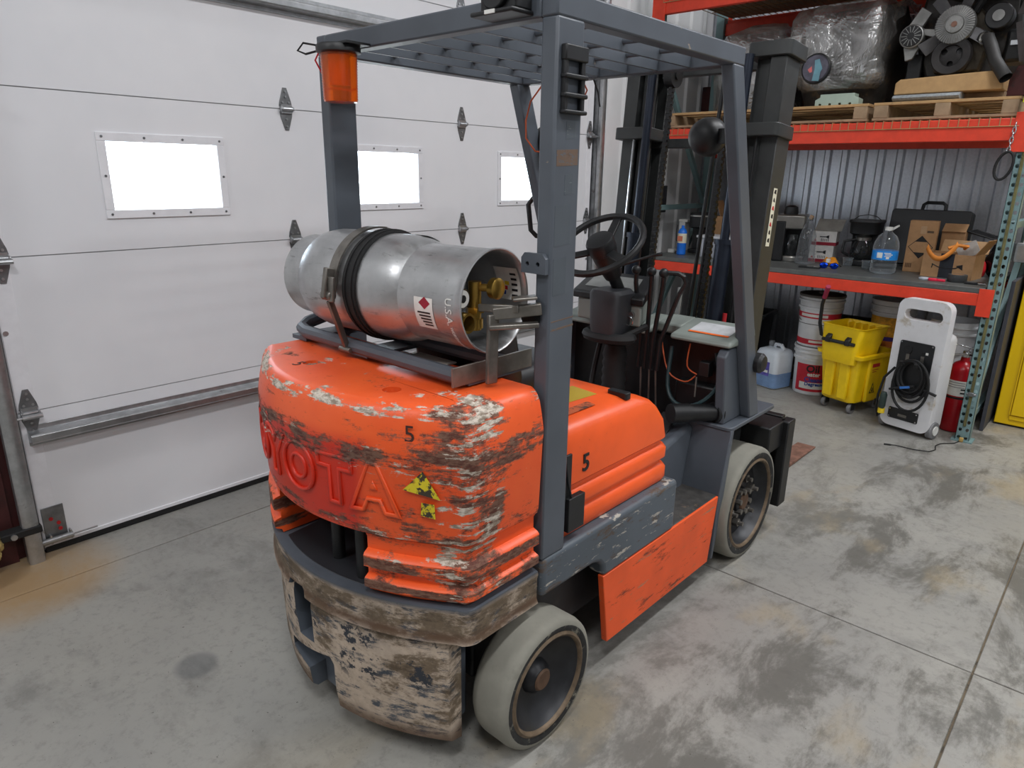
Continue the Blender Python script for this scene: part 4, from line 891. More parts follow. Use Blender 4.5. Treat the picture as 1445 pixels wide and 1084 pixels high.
for x0 in (RX, LX_):
    u_ = upright(x0, YR, 3.25, True).build('upright', m_teal, rk, flat=True)
    MB().box(x0-.02, x0+.096, YR-.02, YR+.09, .0, .008).build('foot_plate', m_teal, u_)
    MB().box(x0+.002, x0+.074, YR+RD-.07, YR+RD, 0, 3.25).build('upright', m_teal, rk, bev=.004)
    for z0, z1 in ((.12, .12), (1.30, 1.30), (2.5, 2.5)):
        MB().box(x0+.018, x0+.058, YR+.068, YR+RD-.07, z0, z0+.04).build('brace', m_teal, rk, bev=.002)
    for z0, z1 in ((.16, 1.29), (2.48, 1.34)):
        q = MB(); q.bar((x0+.038, YR+.07, z0), (x0+.038, YR+RD-.07, z1), .038, .04); q.build('brace', m_teal, rk, bev=.002)
def beam(z0, z1, y, name='beam'):
    b = MB(); x0, x1 = LX_+.076, RX
    b.prism([(y, z0), (y+.045, z0), (y+.045, z1), (y+.026, z1), (y+.026, z1-.028), (y, z1-.028)] if y > YR+.5 else [(y, z0), (y+.045, z0), (y+.045, z1), (y, z1)], 'x', x0, x1)
    o = b.build(name, m_red, rk, bev=.004)
    for xa in (LX_+.002, RX-.002):
        xx = (xa+.0, xa+.076)
        q = MB(); yy = y-.006 if y < YR+.5 else y+.045
        q.box(xx[0]-(0 if xa < -2 else .03), xx[1]-(0 if xa > -2 else -.03) - (.03 if xa > -2 else 0), yy, yy+.005, z0-.06, z1+.03)
        c_o = q.build('connector', m_red, o, bev=.001)
    return o
for z0, z1 in ((.850, .925), (1.785, 1.905), (2.70, 2.82)):
    beam(z0, z1, YR-.012); beam(z0, z1, YR+RD-.045)
def wire_deck(z, y0, y1, x0, x1, dx, mat, name='wire_deck'):
    q = MB(); x = x0
    while x <= x1:
        q.tube([(x, y0, z-.045), (x, y0, z+.004), (x, y1, z+.004)], .0028, 5); x += dx
    for y in (y0-.001, y0+.25, y0+.5, y0+.75): q.cyl((x0, y, z-.043 if y < y0+.1 else z+.008), (x1, y, z-.043 if y < y0+.1 else z+.008), .003, n=5)
    return tag(q.build(name, mat, rk), kind='stuff')
m_wire = M('tan_zinc_wire', (176, 138, 96), .5, .4)
wire_deck(1.905, YR-.017, YR+RD, LX_+.09, RX-.01, .0505, m_wire); wire_deck(2.82, YR-.017, YR+RD, LX_+.09, RX-.01, .0505, m_wire)
# green cord strapped along the right upright, with wing nut
q = MB(); q.box(RX+.030, RX+.046, YR-.010, YR-.001, .10, 2.0); cdx = q.build('cord', M('olive_strap', (104, 100, 62), .8, var=.25, dirt=(70, 64, 40), amt=.05), rk, bev=.003)
q = MB(); q.box(RX+.022, RX+.054, YR-.03, YR-.010, .30, .325); q.cyl((RX+.012, YR-.02, .312), (RX+.066, YR-.02, .312), .008, n=8); q.build('clamp', m_galvdark, cdx, bev=.003)
q = MB(); q.box(RX+.026, RX+.05, YR-.028, YR-.011, .0, .03); q.build('cord_knot', M('frayed_rope', (176, 146, 84), .9), cdx, bev=.006)
wtp = tag(MB().box(LX_+.08, RX-.004, YR-.012, YR+RD, .926, .958).build('worktop', M('dark_grey_worktop', (92, 94, 92), .45, var=.15, dirt=(140, 134, 120), amt=-.02), bev=.003), 'long dark grey worktop laid on the lower orange beams', 'worktop')
WT = .9585

# ------------------------------------------------------------------ things on the worktop
m_ss = M('brushed_stainless', (178, 176, 170), .3, .9, var=.12)
m_cardb = M('cardboard', (176, 136, 96), .8, var=.08, scale=30, dirt=(150, 112, 78), amt=-.05)
m_cardl = M('light_cardboard', (196, 158, 116), .8, var=.06, scale=30)
m_clear = clear('clear_plastic', (225, 232, 236), .08, 1.45, .08)
m_pet = clear('bottle_plastic', (205, 210, 214), .12, 1.45, .10)
cglass = clear('carafe_glass', (90, 94, 98), .05, 1.5, .12)
# coffee maker with steel trim
def at(o): return o
cm = thing('coffee_maker', 'tall black and steel coffee maker with glass carafe beside empty plastic bottle', 'coffee maker', (-2.06, 5.50, WT), .25); local(cm)
MB().box(-.11, .10, -.02, .12, .0, .30).build('water_tower', m_blk, cm, bev=.012)
MB().box(-.11, .10, -.16, .12, .24, .345).build('head', m_ss, cm, bev=.012)
MB().box(-.112, -.03, -.165, -.02, .0, .30).build('control_column', m_blk, cm, bev=.01)
q = MB(); q.lathe([(.05, .345), (.052, .36), (.045, .40), (.02, .412)], (-.015, -.08, 0), n=20, cap0=True, cap1=True); q.build('lid_knob', m_blk, cm, ang=50)
q = MB(); q.lathe([(.038, .30), (.040, .345)], (-.015, -.08, 0), n=20, cap0=True, cap1=True); q.build('steel_ring', m_ss, cm)
q = MB(); q.lathe([(.085, .004), (.088, .03), (.082, .04)], (.02, -.08, 0), n=28, cap0=True, cap1=True); q.build('hot_plate', m_ss, cm)
ca = MB().lathe([(.060, .042), (.068, .06), (.066, .13), (.050, .185), (.045, .2)], (.02, -.08, 0), n=24, cap0=True).build('carafe', cglass, cm)
q = MB(); q.tube([(.07, -.10, .19), (.13, -.13, .18), (.13, -.13, .10), (.085, -.10, .08)], .010, 8); q.build('handle', m_blk, ca)
MB().box(.10, .135, -.05, .05, .20, .235).build('spare_scoop', m_blk, cm, bev=.01)
# empty ribbed bottle
pb = thing('empty_bottle', 'empty ribbed clear plastic bottle leaning beside the coffee maker', 'bottle', (-1.875, 5.33, WT)); local(pb)
pr = [(.055, .0), (.068, .006)]
for k in range(9): pr += [(.070-k*.0012, .012+k*.02), (.066-k*.0012, .022+k*.02)]
pr += [(.058, .20), (.048, .235), (.034, .275), (.022, .30), (.020, .318)]
MB().lathe(pr, (0, 0, 0), n=26, cap0=True).build('shell', m_pet, pb, ang=70)
q = MB(); q.lathe([(.021, .31), (.022, .335), (.018, .345)], n=16, cap0=True, cap1=True); q.build('neck', m_pet, pb)
q = MB(); q.obox((0.006, 0, .335), (.026, .022, .03), ry=.4); q.build('cork', m_cardl, pb, bev=.004)
q = MB(); q.tube([(.02*math.cos(t), .02*math.sin(t), .325+.02*math.sin(t*2)) for t in [2*PI*i/12 for i in range(12)]], .002, 5, True); q.build('loop', m_pet, pb)
# two white screw boxes and a cardboard sheet
def screw_box(name, lab, loc, rz, d, h=.105):
    b_ = thing(name, lab, 'box', loc, rz, 'white screw boxes'); local(b_)
    MB().box(-.085, .085, -.07, .07, 0, h).build('carton', M('white_carton', (222, 220, 216), .6), b_, bev=.002)
    MB().box(-.0853, .0853, -.0703, .0703, .002, .026).build('red_stripe', M('dark_red_print', (150, 20, 44), .5), b_)
    q = MB(); q.cyl((-.03, -.0708, h*.62), (.02, -.0708, h*.62), .004, n=6); q.prism([(.016, h*.55), (.034, h*.50), (.034, h*.74), (.016, h*.69)], 'y', -.0712, -.0702); q.build('screw_picture', m_btext, b_)
    q = MB(); q.prism([(-.07, .032), (-.05, .032), (-.06, .05)], 'y', -.0712, -.0702); q.build('red_mark', m_rtext, b_)
    q = MB()
    for k in range(5): q.box(-.02+k*.012, -.014+k*.012, -.0712, -.0702, .032, .052)
    q.build('barcode', M('grey_print', (120, 120, 122), .6), b_); return b_
screw_box('screw_box', 'white screw box standing on worktop under another white box', (-1.83, 5.56, WT), .12, 0, .125)
screw_box('screw_box', 'white screw box stacked on top of another white box', (-1.825, 5.565, WT+.1255), .16, 0, .105)
q = MB(); q.obox((-1.815, 5.60, WT+.272), (.19, .13, .004), rx=math.radians(38), rz=.1)
fs = q.build('folded_sheet', M('grey_printed_card', (150, 148, 142), .7, var=.2, scale=8)); tag(fs, 'grey folded card sheet lying open on the white screw boxes', 'sheet')
# black drip coffee maker
c2 = thing('coffee_maker', 'squat black drip coffee maker with round glass carafe and wire handle', 'coffee maker', (-1.555, 5.60, WT), .1); local(c2)
MB().prism(rrect(-.10, .10, -.14, .12, .05, 4), 'z', .002, .035).build('base', m_blk, c2, bev=.006)
MB().prism(rrect(-.10, .10, .02, .12, .04, 4), 'z', .035, .24).build('tower', m_blk, c2, bev=.006)
b = MB(); b.loft([[(p, q_, z) for p, q_ in rrect(-.098-d, .098+d, -.12-d, .12, .05, 4)] for z, d in ((.215, -.02), (.23, 0), (.30, .004), (.312, .012), (.325, .008))]); b.build('brew_head', m_blk, c2, ang=40)
q = MB(); q.tube([(-.09, -.02, .325), (-.06, -.02, .35), (0, -.02, .362), (.06, -.02, .35), (.09, -.02, .325)], .003, 6); q.build('wire_handle', m_blk, c2)
ca = MB().lathe([(.058, .038), (.076, .06), (.080, .10), (.068, .15), (.048, .18), (.046, .195)], (0, -.055, 0), n=28, cap0=True).build('carafe', cglass, c2)
q = MB(); q.lathe([(.050, .18), (.052, .20), (.04, .212)], (0, -.055, 0), n=20, cap0=True, cap1=True); q.build('carafe_lid', m_ss, ca)
q = MB(); q.tube([(-.05, -.08, .185), (-.12, -.10, .17), (-.125, -.10, .09), (-.085, -.08, .07)], .010, 8); q.build('handle', m_blk, ca)
q = MB(); q.lathe([(.066, .034), (.066, .0375)], (0, -.055, 0), n=24, cap0=True, cap1=True); q.build('hot_plate', m_ss, c2)
# water jug with blue label
wj = thing('water_jug', 'clear water jug with blue label standing before the briefcase', 'jug', (-1.305, 5.20, WT)); local(wj)
pr = [(.060, .0), (.078, .008), (.079, .03), (.074, .036), (.079, .042), (.079, .062), (.074, .068), (.079, .074), (.078, .16), (.079, .17), (.074, .205), (.056, .245), (.028, .270), (.022, .278), (.022, .29)]
MB().lathe(pr, n=30, cap0=True).build('shell', m_clear, wj, ang=70)
MB().lathe([(.0797, .092), (.0797, .152)], n=30).build('blue_label', M('blue_label', (30, 140, 226), .45), wj)
MB().lathe([(.025, .283), (.026, .303), (.02, .306)], n=18, cap0=True, cap1=True).build('cap', m_wtext, wj)
q = MB(); q.tube([(0, 0, .278), (.035, -.02, .295), (.06, -.01, .315), (.05, .03, .318), (0, .0, .285)], .004, 6); q.build('carry_handle', m_wtext, wj)
for a0, z0, wdt_, h_ in ((-112, .105, 26, .036), (-70, .100, 14, .014), (-80, .135, 30, .006), (-75, .125, 34, .006), (-78, .115, 30, .005)):
    q = MB(); rows = []
    for i in range(5):
        a = math.radians(a0+wdt_*i/4); rows.append([(.0802*math.cos(a), .0802*math.sin(a), z0), (.0802*math.cos(a), .0802*math.sin(a), z0+h_)])
    q.loft(rows, False, False, closed=False); q.build('label_print', m_wtext, wj)
# briefcase
bc2 = thing('briefcase', 'large black hard case with handle standing before the corrugated wall', 'case', (-1.19, 5.74, WT+.0095), -.04); local(bc2)
RXT = Matrix.Rotation(math.radians(-9), 4, 'X')
def tl2(b, Mx=RXT): b.v = [Mx @ q_ for q_ in b.v]; return b
tl2(MB().prism(rrect(-.255, .255, .004, .395, .02, 4), 'y', -.055, -.005)).build('front_shell', m_blk, bc2, bev=.006)
tl2(MB().prism(rrect(-.255, .255, .004, .395, .02, 4), 'y', -.003, .055)).build('back_shell', m_blk, bc2, bev=.006)
q = MB(); q.tube([(-.075, 0, .39), (-.07, 0, .435), (-.05, 0, .45), (.05, 0, .45), (.07, 0, .435), (.075, 0, .39)], .012, 8); tl2(q).build('handle', m_blk, bc2)
for x in (-.17, .17): tl2(MB().box(x-.025, x+.025, -.018, .012, .385, .402)).build('catch', m_ss, bc2, bev=.002)
# cardboard boxes
tb1 = thing('tall_carton', 'tall narrow cardboard carton with black hazard diamond', 'box', (-1.155, 5.47, WT), .12); local(tb1)
MB().box(-.085, .085, -.05, .05, 0, .345).build('carton', m_cardb, tb1, bev=.002)
q = MB(); q.prism([(-.075, .17), (0, .247), (.075, .17), (0, .093)], 'y', -.0512, -.0506); q.build('diamond_outline', m_btext, tb1)
q = MB(); q.prism([(-.070, .17), (0, .241), (.070, .17), (0, .099)], 'y', -.0516, -.0511); q.build('diamond_field', m_cardb, tb1)
q = MB(); q.prism([(-.036, .206), (0, .242), (.036, .206)], 'y', -.0520, -.0515); q.prism([(-.036, .134), (.036, .134), (0, .098)], 'y', -.0520, -.0515); q.build('diamond_tip', m_btext, tb1)
q = MB(); q.box(.025, .065, -.0512, -.0506, .275, .280).box(.025, .065, -.0512, -.0506, .267, .272); q.build('print_line', m_btext, tb1)
q = MB(); q.prism([(-.015, .26), (.02, .26), (.02, .31), (-.015, .31)], 'y', -.0512, -.0506); q.build('tape', M('packing_tape', (186, 152, 116), .4), tb1)
q = MB()
for k in range(4): q.box(-.073+k*.01, -.066+k*.01, -.0512, -.0506, .03, .06)
q.build('print_mark', M('brown_print', (110, 80, 56), .7), tb1)
tb2 = thing('carton', 'plain cardboard carton wedged between hazard carton and briefcase', 'box', (-.995, 5.605, WT), .05); local(tb2)
MB().box(-.07, .07, -.045, .06, 0, .28).build('body', m_cardb, tb2, bev=.002)
q = MB(); q.obox((0, -.01, .30), (.14, .11, .004), rx=.45); q.build('flap', m_cardb, tb2)
ob = thing('open_carton', 'open cardboard box with printed arrow and orange strap inside', 'box', (-.925, 5.33, WT), -.12); local(ob)
for a in ((-.15, .15, -.10, -.096, 0, .155), (-.15, .15, .096, .10, 0, .155), (-.15, -.146, -.096, .096, 0, .155), (.146, .15, -.096, .096, 0, .155), (-.146, .146, -.096, .096, .0, .004)): MB().box(*a).build('side', m_cardb, ob)
q = MB(); q.obox((0.02, .13, .19), (.28, .085, .004), rx=1.1); q.build('flap', m_cardl, ob)
q = MB(); q.obox((.175, 0, .205), (.004, .19, .11), ry=.55); q.build('flap', m_cardb, ob)
MB().box(-.045, .035, -.1012, -.1003, .0, .156).build('dark_tape', M('navy_tape', (32, 36, 44), .4), ob)
q = MB(); q.tube([(-.09, -.1012, .085), (-.05, -.1012, .068), (0, -.1012, .062), (.05, -.1012, .068), (.078, -.1012, .085)], .0035, 5); q.prism([(.05, .083), (.088, .095), (.092, .058)], 'y', -.1016, -.1006); q.build('curved_arrow', m_btext, ob)
q = MB(); q.tube([(-.085, -.1012, .088), (-.088, -.1012, .06)], .003, 5); q.build('print_mark', m_btext, ob)
os_ = thing('orange_strap', 'loop of orange webbing spilling over the open cardboard box', 'strap', (-.97, 5.24, WT+.16), 0); local(os_)
q = MB(); rows = []
for i in range(25):
    t = PI*i/24; c0 = Vector((-.095+.17*i/24, -.030-.022*math.sin(t), .035-.085*math.sin(t)**.8+.03*i/24)); wv = Vector((.35*math.cos(t), -.1, 1)).normalized()*.016
    rows.append([tuple(c0-wv), tuple(c0+wv)])
q.loft(rows, False, False, closed=False); wo_ = q.build('webbing', M('orange_webbing', (228, 140, 54), .7), os_, flat=False); sd = wo_.modifiers.new('thick', 'SOLIDIFY'); sd.thickness = .003
q = MB(); q.tube([(.02, .0, .03), (.07, .02, .05), (.12, .04, .045), (.10, .06, .03)], .012, 6); q.build('webbing_fold', MC['orange_webbing'], os_)
pp_ = thing('paper_sheets', 'white papers poking out of the open cardboard box', 'paper', (-.86, 5.36, WT+.12), 0); local(pp_)
q = MB(); q.obox((0, 0, .06), (.12, .003, .09), ry=-.45, rx=.2); q.build('sheet', m_wtext, pp_); q = MB(); q.obox((-.01, .03, .055), (.10, .003, .085), ry=-.25, rx=.2); q.build('sheet', m_wtext, pp_)
# small things along the front edge
sn = thing('strap_bundle', 'small bundle of yellow orange strap before the white boxes', 'strap', (-1.705, 5.36, WT), 0); local(sn)
for k in range(5):
    q = MB(); q.tube([((.055-.006*k)*math.cos(t), (.035-.003*k)*math.sin(t)+.004*k, .010+.009*k+.004*math.sin(3*t+k)) for t in [2*PI*i/22 for i in range(22)]], .008, 6, True); q.build('coil', M('amber_strap', (232, 152, 28), .7), sn)
MB().box(-.012, .012, -.05, -.02, .022, .05).build('tag', m_wtext, sn, bev=.002)
sg = thing('sunglasses', 'blue mirrored sunglasses lying folded on the worktop edge', 'glasses', (-1.63, 5.12, WT), .1); local(sg)
for x in (-.034, .034):
    q = MB(); q.ball((x, -.005, .024), (.028, .008, .022), 16, 9); q.build('lens', M('blue_mirror', (20, 70, 210), .08, .9, var=.3, scale=60), sg)
q = MB(); q.tube([(-.062, 0, .034), (-.04, 0, .046), (-.008, 0, .036), (.008, 0, .036), (.04, 0, .046), (.062, 0, .034)], .003, 6); q.tube([(-.062, 0, .034), (-.06, .10, .012), (-.02, .12, .005)], .003, 6); q.tube([(.062, 0, .034), (.06, .10, .012), (.02, .12, .005)], .003, 6); q.build('frame', m_blk, sg)
ph = thing('phone', 'black phone lying face up beside the sunglasses', 'phone', (-1.755, 5.10, WT), .2); local(ph)
MB().prism(rrect(-.072, .072, -.036, .036, .01, 3), 'z', 0, .009).build('case', m_blk, ph, bev=.002); MB().box(-.02, .064, -.03, .03, .009, .0096).build('screen', M('dark_phone_glass', (22, 23, 25), .06), ph)
for nm, lb2, x, y, r in (('plastic_cup', 'small clear plastic cup standing behind the sunglasses', -1.60, 5.42, .035), ('plastic_cup', 'small clear plastic cup standing left of the water jug', -1.445, 5.33, .032)):
    cpo = thing(nm, lb2, 'cup', (x, y, WT)); local(cpo)
    MB().lathe([(r*.8, .0), (r*.82, .002), (r, .058), (r*.98, .058), (r*.8, .003)], n=20).build('cup_wall', m_clear, cpo); MB().lathe([(r, .056), (r+.003, .059), (r, .062)], n=20).build('rim', m_clear, cpo)
tm = thing('tape_roll', 'dark grey tape roll at the right front of the worktop', 'tape', (-.845, 5.10, WT)); local(tm)
MB().lathe([(.035, 0), (.052, 0), (.054, .004), (.054, .042), (.052, .046), (.035, .046)], n=28).build('roll', M('charcoal_tape', (54, 56, 58), .6), tm, ang=50); MB().lathe([(.035, 0), (.033, .0), (.033, .046), (.035, .046)], n=24).build('core', m_cardb, tm)
rg = thing('red_clip', 'bright red plastic clip lying before the open cardboard box', 'clip', (-.945, 5.035, WT), .1); local(rg)
MB().prism(rrect(-.045, .005, -.018, .018, .01, 3), 'z', 0, .016).build('jaw', M('pinkish_red_plastic', (226, 40, 72), .4), rg, bev=.003); MB().prism(rrect(.0, .05, -.012, .014, .01, 3), 'z', 0, .014).build('grip', MC['pinkish_red_plastic'], rg, bev=.003)
ld_ = thing('clear_lid', 'round translucent lid lying beside the red clip', 'lid', (-1.02, 5.07, WT)); local(ld_)
MB().lathe([(.030, 0), (.032, .003), (.032, .009), (.028, .011)], n=24, cap0=True, cap1=True).build('disc', M('frosted_lid', (188, 194, 204), .3), ld_); MB().lathe([(.024, .011), (.022, .0135)], n=20, cap1=True).build('ridge', M('frosted_lid', (188, 194, 204), .3), ld_)
kn = thing('pocket_tool', 'small silver and black tool at the worktop corner', 'tool', (-.735, 5.05, WT), .2); local(kn)
MB().box(-.06, .01, -.012, .012, 0, .014).build('handle', m_blk, kn, bev=.003); MB().box(.01, .05, -.009, .009, .002, .010).build('blade', m_chrome, kn, bev=.002)
bt = thing('black_tarp_bundle', 'crumpled black plastic bundle between open box and rack post', 'bundle', (-.725, 5.56, WT)); local(bt)
def lump(c, r, seed, amp=.18, n=22, m=14):
    rnd = random.Random(seed); ph_ = [(rnd.random()*6, rnd.randint(2, 6), rnd.randint(2, 6)) for _ in range(5)]
    b = MB(); rings = []
    for k in range(1, m):
        t = PI*k/m; row = []
        for i in range(n):
            a = 2*PI*i/n; f = 1+amp*sum(math.sin(p_+u_*a)*math.sin(v_*t) for p_, u_, v_ in ph_)/2.2
            row.append((c[0]+r[0]*f*math.sin(t)*math.cos(a), c[1]+r[1]*f*math.sin(t)*math.sin(a), max(0.001, c[2]-r[2]*f*math.cos(t))))
        rings.append(row)
    b.loft(rings); return b
lump((0, .02, .10), (.058, .10, .10), 3).build('bag', M('glossy_black_bag', (20, 20, 22), .25, var=.3), bt, ang=50); lump((-.055, -.06, .05), (.02, .05, .05), 8, .1).build('red_corner', m_rtext, bt, ang=50)
dk = thing('wire_tray', 'dark wire tray propped over the black bundle', 'tray', (-.785, 5.70, WT+.23), -.1); local(dk)
for k in range(8):
    q = MB(); q.bar((-.13, -.10+k*.028, .05), (.10, -.10+k*.028, -.01), .008, .006); q.build('wire', m_blk, dk)
q = MB(); q.tube([(-.13, -.11, .05), (.10, -.11, -.01), (.10, .11, -.01), (-.13, .11, .05)], .006, 6, True); q.build('tray_rim', m_blk, dk)
# left end of the worktop
kg = thing('pod_coffee_machine', 'black pod coffee machine at the worktop end behind the mast', 'coffee maker', (-2.795, 5.46, WT), .2); local(kg)
MB().prism(rrect(-.08, .08, -.02, .14, .03, 4), 'z', 0, .31).build('body', m_blk, kg, bev=.008); MB().prism(rrect(-.085, .085, -.13, .14, .04, 4), 'z', .20, .325).build('head', m_blk, kg, bev=.012); MB().prism(rrect(-.08, .08, -.13, .05, .03, 4), 'z', 0, .03).build('drip_tray', m_blk, kg, bev=.004); MB().prism(rrect(-.087, .087, -.132, .142, .04, 4), 'z', .295, .305).build('steel_band', m_ss, kg)
tc = thing('torch_cylinder', 'blue and cream torch gas cylinder standing on the worktop', 'gas cylinder', (-2.80, 5.14, WT)); local(tc)
MB().lathe([(.030, 0), (.036, .006), (.036, .095)], n=24, cap0=True).build('blue_body', M('torch_blue', (24, 110, 214), .4), tc); MB().lathe([(.0362, .095), (.0362, .17)], n=24).build('cream_label', M('cream_label', (226, 220, 196), .5), tc); MB().lathe([(.036, .17), (.034, .185), (.022, .205), (.012, .212), (.012, .228), (.009, .232)], n=24, cap1=True).build('blue_shoulder', MC['torch_blue'], tc)
MB().box(-.022, .022, -.0375, -.034, .11, .15).build('label_print', M('tan_print', (206, 120, 90), .6), tc)
gb_ = thing('grey_bin', 'grey plastic storage bin with lid behind the mast hoses', 'bin', (-2.50, 5.20, WT), .0); local(gb_)
b = MB(); b.loft([[(p, q_, z) for p, q_ in rrect(-.14-d, .14+d, -.10-d, .10+d, .02, 3)] for z, d in ((0, -.012), (.15, 0))]); b.build('tub', M('grey_bin_plastic', (168, 172, 180), .45), gb_, bev=.002); MB().prism(rrect(-.155, .155, -.115, .115, .02, 3), 'z', .15, .168).build('lid', M('pale_bin_lid', (196, 198, 202), .4), gb_, bev=.004)
for x in (-.09, -.03, .03, .09): MB().box(x-.004, x+.004, -.116, -.108, .01, .14).build('rib', MC['grey_bin_plastic'], gb_)
cb = thing('carton', 'large cardboard carton behind the grey bin at the back', 'box', (-2.52, 5.62, WT), .25); local(cb)
MB().box(-.20, .20, -.13, .13, 0, .30).build('body', m_cardb, cb, bev=.002); q = MB(); q.obox((-.18, 0, .36), (.004, .25, .13), ry=-.35); q.build('flap', m_cardb, cb); q = MB(); q.obox((0, .14, .36), (.38, .004, .13), rx=-.3); q.build('flap', m_cardb, cb)
cs = thing('charger', 'white charger with tangled black cord on the worktop', 'charger', (-2.93, 5.22, WT)); local(cs)
MB().prism(rrect(-.03, .03, -.02, .02, .01, 3), 'z', 0, .03).build('plug_body', m_wtext, cs, bev=.004)
q = MB(); q.tube([(.03, 0, .012), (.08, -.03, .008), (.10, .03, .008), (.05, .08, .03), (0, .06, .10), (-.02, .09, .18), (-.02, .10, .22)], .004, 6); q.build('cord', m_black, cs)
ps = thing('white_box', 'small white upright box beside the pod coffee machine', 'box', (-2.965, 5.47, WT)); local(ps)
MB().box(-.028, .028, -.05, .05, 0, .24).build('case', m_liner, ps, bev=.004); MB().box(-.03, .05, -.055, .055, .24, .262).build('cap', m_wtext, ps, bev=.004)

# ------------------------------------------------------------------ under the worktop
m_pail = M('white_pail_plastic', (222, 224, 226), .4, var=.05, dirt=(150, 146, 138), amt=-.05)
m_redlab = M('crimson_label', (196, 34, 52), .45)
def pail(lab, loc, h=.365, r=.148, lid=True, group='white pails under the worktop', lidm=None):
    p_ = thing('pail', lab, 'pail', loc, 0, group); local(p_)
    MB().lathe([(r*.84, .0), (r*.87, .006), (r*.93, h*.72), (r*1.0, h*.73), (r*1.0, h*.77), (r*.95, h*.78), (r*.96, h*.86), (r*1.03, h*.87), (r*1.03, h*.90), (r*.97, h*.91), (r*.985, h*.985), (r*.95, h*.985), (r*.94, h*.9)], n=36, cap0=True).build('wall', m_pail, p_, ang=30)
    if lid: MB().lathe([(r*1.02, h*.955), (r*1.035, h*.965), (r*1.03, h*1.0), (r*.96, h*1.005), (r*.93, h*.985)], n=36, cap0=True, cap1=True).build('lid', lidm or m_pail, p_, ang=30)
    else: MB().lathe([(r*.94, h*.9), (r*.86, .02)], n=30, cap1=True).build('inside', m_pail, p_)
    return p_
def wrap_lab(p_, z0, z1, a0, a1, r, mat, name='label', n=28, r1=None):
    q = MB(); rows = []
    for i in range(n+1):
        a = math.radians(a0+(a1-a0)*i/n); rows.append([(r*math.cos(a), r*math.sin(a), z0), ((r1 or r)*math.cos(a), (r1 or r)*math.sin(a), z1)])
    q.loft(rows, False, False, closed=False); return q.build(name, mat, p_)
def wrap_text(p_, txt, size, a_mid, z, r, mat):
    me = text_mesh(txt, size, .0002, size*.03)
    for v in me.vertices:
        a = math.radians(a_mid)+v.co.x/r; v.co = Vector(((r+.0018+v.co.z)*math.cos(a), (r+.0018+v.co.z)*math.sin(a), z+v.co.y))
    me.materials.clear(); return link('lettering', me, mat, p_)
pa = pail('white pail with large red cleaner label standing on floor', (-1.70, 5.32, 0))
rl = lambda z: .148*(.87+.06*z/.263)+.0022
wrap_lab(pa, .03, .24, -125, -10, rl(.03), m_redlab, r1=rl(.24))
wrap_lab(pa, .05, .10, -110, -30, rl(.05)+.0006, m_wtext, 'white_swoosh', r1=rl(.10)+.0006)
wrap_text(pa, 'Oil', .075, -72, .205, rl(.2)+.0006, m_btext); wrap_text(pa, 'eater', .042, -68, .163, rl(.16)+.0006, m_wtext); wrap_text(pa, 'Cleaner', .048, -62, .122, rl(.12)+.0008, m_blutext); wrap_text(pa, 'Degreaser', .036, -60, .088, rl(.08)+.0008, m_blutext)
pb2 = pail('white pail with two thin red bands stacked on the red labelled pail', (-1.705, 5.32, .3690), h=.385, r=.155, lidm=M('grey_pail_lid', (96, 92, 86), .6))
rl2 = lambda z: .155*(.87+.06*z/.277)+.0022
wrap_lab(pb2, .02, .06, -170, 10, rl2(.02), m_redlab, r1=rl2(.06)); wrap_lab(pb2, .215, .255, -170, 10, rl2(.215), m_redlab, r1=rl2(.255)); wrap_lab(pb2, .035, .052, -95, -50, rl2(.04)+.0008, m_wtext, 'label_panel'); wrap_lab(pb2, .226, .246, -130, -50, rl2(.23)+.001, m_wtext, 'label_panel'); wrap_lab(pb2, .170, .174, -170, 10, rl2(.17)+.0004, m_btext, 'label_line')
MB().lathe([(.03, .386), (.03, .40), (.02, .405)], n=16, cap0=True, cap1=True).build('spout_cap', MC['grey_pail_lid'], pb2)
q = MB(); q.tube([(.155*math.cos(t), .155*math.sin(t), .29-.12*math.sin((t-PI)*1.0)) for t in [PI+PI*i/16 for i in range(6)]], .003, 6); q.build('bail', m_galv, pb2)
pc = pail('white pail with yellow and purple label behind the white cart', (-1.27, 5.55, .364), h=.375, r=.15); pd2 = pail('plain white pail beneath the yellow labelled pail', (-1.27, 5.55, 0), h=.36, r=.15)
wrap_lab(pc, .12, .26, -150, -20, .1415, M('golden_label', (226, 160, 40), .5, var=.35, scale=30)); wrap_lab(pc, .09, .12, -150, -20, .139, M('purple_print', (60, 40, 120), .5)); wrap_lab(pc, .045, .09, -150, -20, .138, M('ochre_print', (196, 110, 40), .5, var=.3)); wrap_lab(pc, .02, .045, -150, -20, .135, m_btext)
cx2 = thing('carton', 'cardboard carton on the floor under the white pail', 'box', (-.87, 5.50, 0), .05); local(cx2)
MB().box(-.15, .15, -.14, .14, 0, .32).build('body', m_cardb, cx2, bev=.003); MB().box(-.15, .15, -.004, .004, .3195, .3215).build('tape', M('packing_tape', (186, 152, 116), .4), cx2)
pe = pail('open white pail with wire bail on the floor carton', (-.86, 5.47, .3225), h=.345, r=.152, lid=False)
q = MB(); q.tube([(.158*math.cos(t), .158*math.sin(t), .27+.16*math.sin(t)) for t in [PI+PI*i/20 for i in range(21)]], .003, 6); q.build('bail', m_galv, pe); wrap_lab(pe, .10, .17, -160, -140, .140, M('grey_print', (120, 120, 122), .6))
